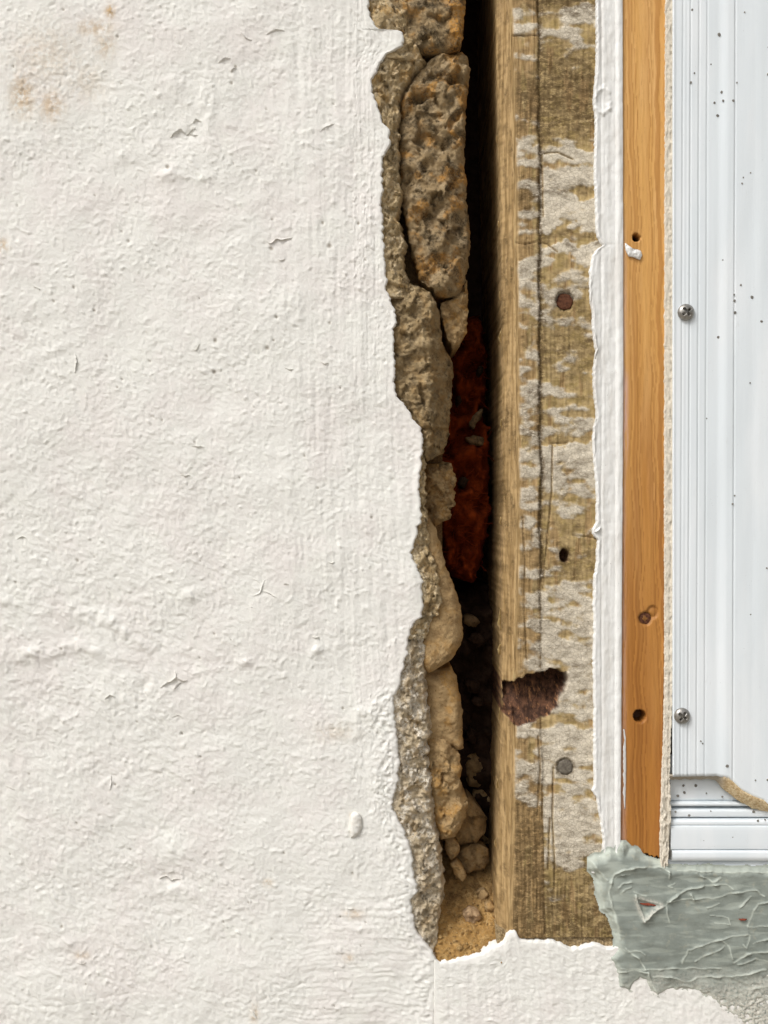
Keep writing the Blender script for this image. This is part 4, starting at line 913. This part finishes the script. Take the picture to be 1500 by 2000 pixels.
# ------------------------------------------------------------------ grey sealant smeared below the sill
SEAL = z3((535, 1110), (560, 1098), (600, 1095), (640, 1060), (680, 1075), (705, 1015), (725, 1030), (740, 1070), (775, 1060), (800, 1085), (850, 1112), (900, 1130), (960, 1150), (1040, 1158), (1200, 1160), (1300, 1166), (1500, 1164),
          (2400, 1164), (2400, 2060), (1500, 2060), (1420, 2000), (1340, 1950), (1250, 1890), (1190, 1830), (1100, 1800), (1040, 1790), (960, 1800), (905, 1825), (870, 1800), (850, 1760), (800, 1735), (770, 1765), (740, 1800), (705, 1790), (700, 1740),
          (690, 1690), (650, 1640), (690, 1600), (690, 1545), (682, 1500), (660, 1440), (640, 1390), (605, 1370), (590, 1310), (580, 1270), (585, 1220), (565, 1180), (535, 1150))
RID = [(z3((650, 1210), (632, 1260), (640, 1310), (655, 1370), (685, 1470), (690, 1540)), 3.4, 3.5), (z3((640, 1225), (665, 1180), (710, 1150), (800, 1135), (900, 1140), (960, 1160)), 3.2, 6),
 (z3((665, 1205), (695, 1180), (740, 1178)), 2.6, 4), (z3((685, 1250), (712, 1222), (750, 1222)), 2.6, 4), (z3((697, 1290), (715, 1262), (750, 1250)), 2.8, 4.5), (z3((765, 1275), (830, 1296)), 2.2, 4),
 (z3((775, 1290), (795, 1350), (825, 1430)), 3, 5), (z3((825, 1430), (870, 1380), (940, 1340), (1000, 1290), (1080, 1250), (1180, 1238), (1260, 1228), (1300, 1258)), 3.2, 6.5), (z3((938, 1345), (943, 1390), (958, 1440)), 2.2, 4),
 (z3((950, 1325), (1080, 1312), (1200, 1305), (1300, 1282), (1420, 1262), (1470, 1300)), 2.6, 4), (z3((1130, 1185), (1190, 1222), (1235, 1200)), 3, 5), (z3((1075, 1290), (1090, 1320)), 4, 6),
 (z3((1030, 1660), (1060, 1590), (1150, 1552), (1240, 1530), (1380, 1500)), 2.8, 5), (z3((1240, 1530), (1282, 1570), (1300, 1640)), 2.8, 4.5), (z3((1388, 1505), (1375, 1580), (1352, 1560)), 3, 5), (z3((1100, 1650), (1200, 1600), (1260, 1562)), 2.6, 4),
 (z3((700, 1690), (830, 1700), (1000, 1690), (1240, 1690)), 2.4, 5), (z3((830, 1700), (800, 1640), (720, 1580)), 2.6, 4), (z3((690, 1715), (770, 1700), (850, 1720), (880, 1800), (900, 1835)), 3, 6), (z3((880, 1740), (960, 1735), (1050, 1770), (1120, 1740), (1300, 1735), (1480, 1700)), 2.8, 5.5),
 (z3((1310, 1660), (1380, 1612), (1500, 1590), (1640, 1600)), 2.8, 4.5), (z3((1330, 1672), (1420, 1640), (1500, 1650)), 2.4, 4), (z3((1380, 1460), (1402, 1390), (1440, 1340), (1500, 1320)), 2.4, 4), (z3((1160, 1362), (1230, 1340)), 2.2, 3.5), (z3((1180, 1400), (1280, 1412), (1285, 1455), (1200, 1440)), 1.8, 2.5),
 (z3((1340, 1358), (1400, 1300)), 2.4, 4), (z3((1410, 1555), (1450, 1535), (1500, 1525)), 2.6, 5), (z3((985, 1225), (950, 1245), (975, 1250)), 2, 2.5), (z3((955, 1160), (955, 1200)), 2.6, 5), (z3((540, 1110), (580, 1170), (620, 1210)), 3.5, 2.5), (z3((1320, 1850), (1420, 1800), (1500, 1790)), 3, 4), (z3((735, 1600), (800, 1595), (830, 1620)), 2.4, 3.5), (z3((1000, 1160), (1150, 1164), (1300, 1172), (1500, 1168), (2300, 1170)), 2.4, 4.5), (z3((1380, 1465), (1480, 1460), (1560, 1440)), 2, 3)]
us = np.concatenate([np.arange(1146, 1506, 1.6), np.arange(1510, 1880, 12)]); vs = np.concatenate([np.arange(1640, 2008, 1.6), np.arange(2016, 2300, 14)])
U, V = np.meshgrid(us, vs)
wu = U + 2.2 * fbm(U / 26, V / 26, 2, 121); wv = V + 2.2 * fbm(U / 22, V / 22, 2, 122)
sd = sdf(wu, wv, SEAL) + 1.0 * fbm(U / 10, V / 10, 2, 123)
fade = ss(1865, 1985, V + 18 * fbm(U / 40, V / 30, 3, 124) - 0.05 * (1400 - U))
h = 2.0 * ss(-1, 13, sd) - 6 * ss(1, -6, sd) + 1.7 * fbm(U / 60, V / 34, 2, 125) + 0.25 * fbm(U / 40, V / 9, 2, 126)
ridge = np.zeros_like(U)
for (pl, w_, a_) in RID:
    w_ = w_ * (0.5 + 0.22 * fbm(U / 20, V / 20, 2, 129)); dd = segdist(wu, wv, pl); a2 = 0.8 * a_ * np.clip(0.55 + 0.8 * fbm(U / 24, V / 24, 2, 127), 0.05, 1.3); ridge = np.maximum(ridge, np.exp(-(dd / w_) ** 2)); h = h + a2 * np.exp(-(dd / w_) ** 2) + 0.3 * a2 * np.exp(-(dd / 9) ** 2)
tri_ = sdf(U, V, z3((780, 1310), (910, 1345), (870, 1370), (825, 1420), (800, 1370))); h = h - 4 * ss(-1, 5, tri_)
h = h * (1 - 0.75 * fade) + fade * (1.9 * ridged(U / 12, V / 10, 4, 128) - 1.6)
dpz = -3.5 - h - 4 * ss(1715, 1690, V) - 4.0 * ss(1900, 1840, V) * ss(0, 10, sd)     # lies over ledge and board edge
keep = (sd[:-1, :-1] > -9) | (sd[1:, 1:] > -9)
smear = thing('sealant_smear', 'grey green sealant smeared in ridges below the white sill', 'sealant', 1400, 2050, 0)
slab('smear', U, V, dpz, M_SEAL, smear, 4, {'a': np.clip(ridge * 0.95 + 0.35 * ss(0.1, 0.5, fbm(U / 70, V / 14, 3, 130)) + 0.5 * ss(8, 0, sd) + 0.4 * ss(1215, 1185, U), 0, 1), 'b': np.clip(fade * 0.9 + 0.7 * np.exp(-((tri_ + 2) / 4) ** 2), 0, 1)}, keep)
ribbon('rust_fleck', z3((800, 1338), (840, 1335), (870, 1345), (900, 1345)), 1, 5, 2, M_RED, smear, -8.0)
ribbon('rust_fleck', z3((1330, 1416), (1375, 1416)), 0, 4, 1.5, M_RED, smear, -13)
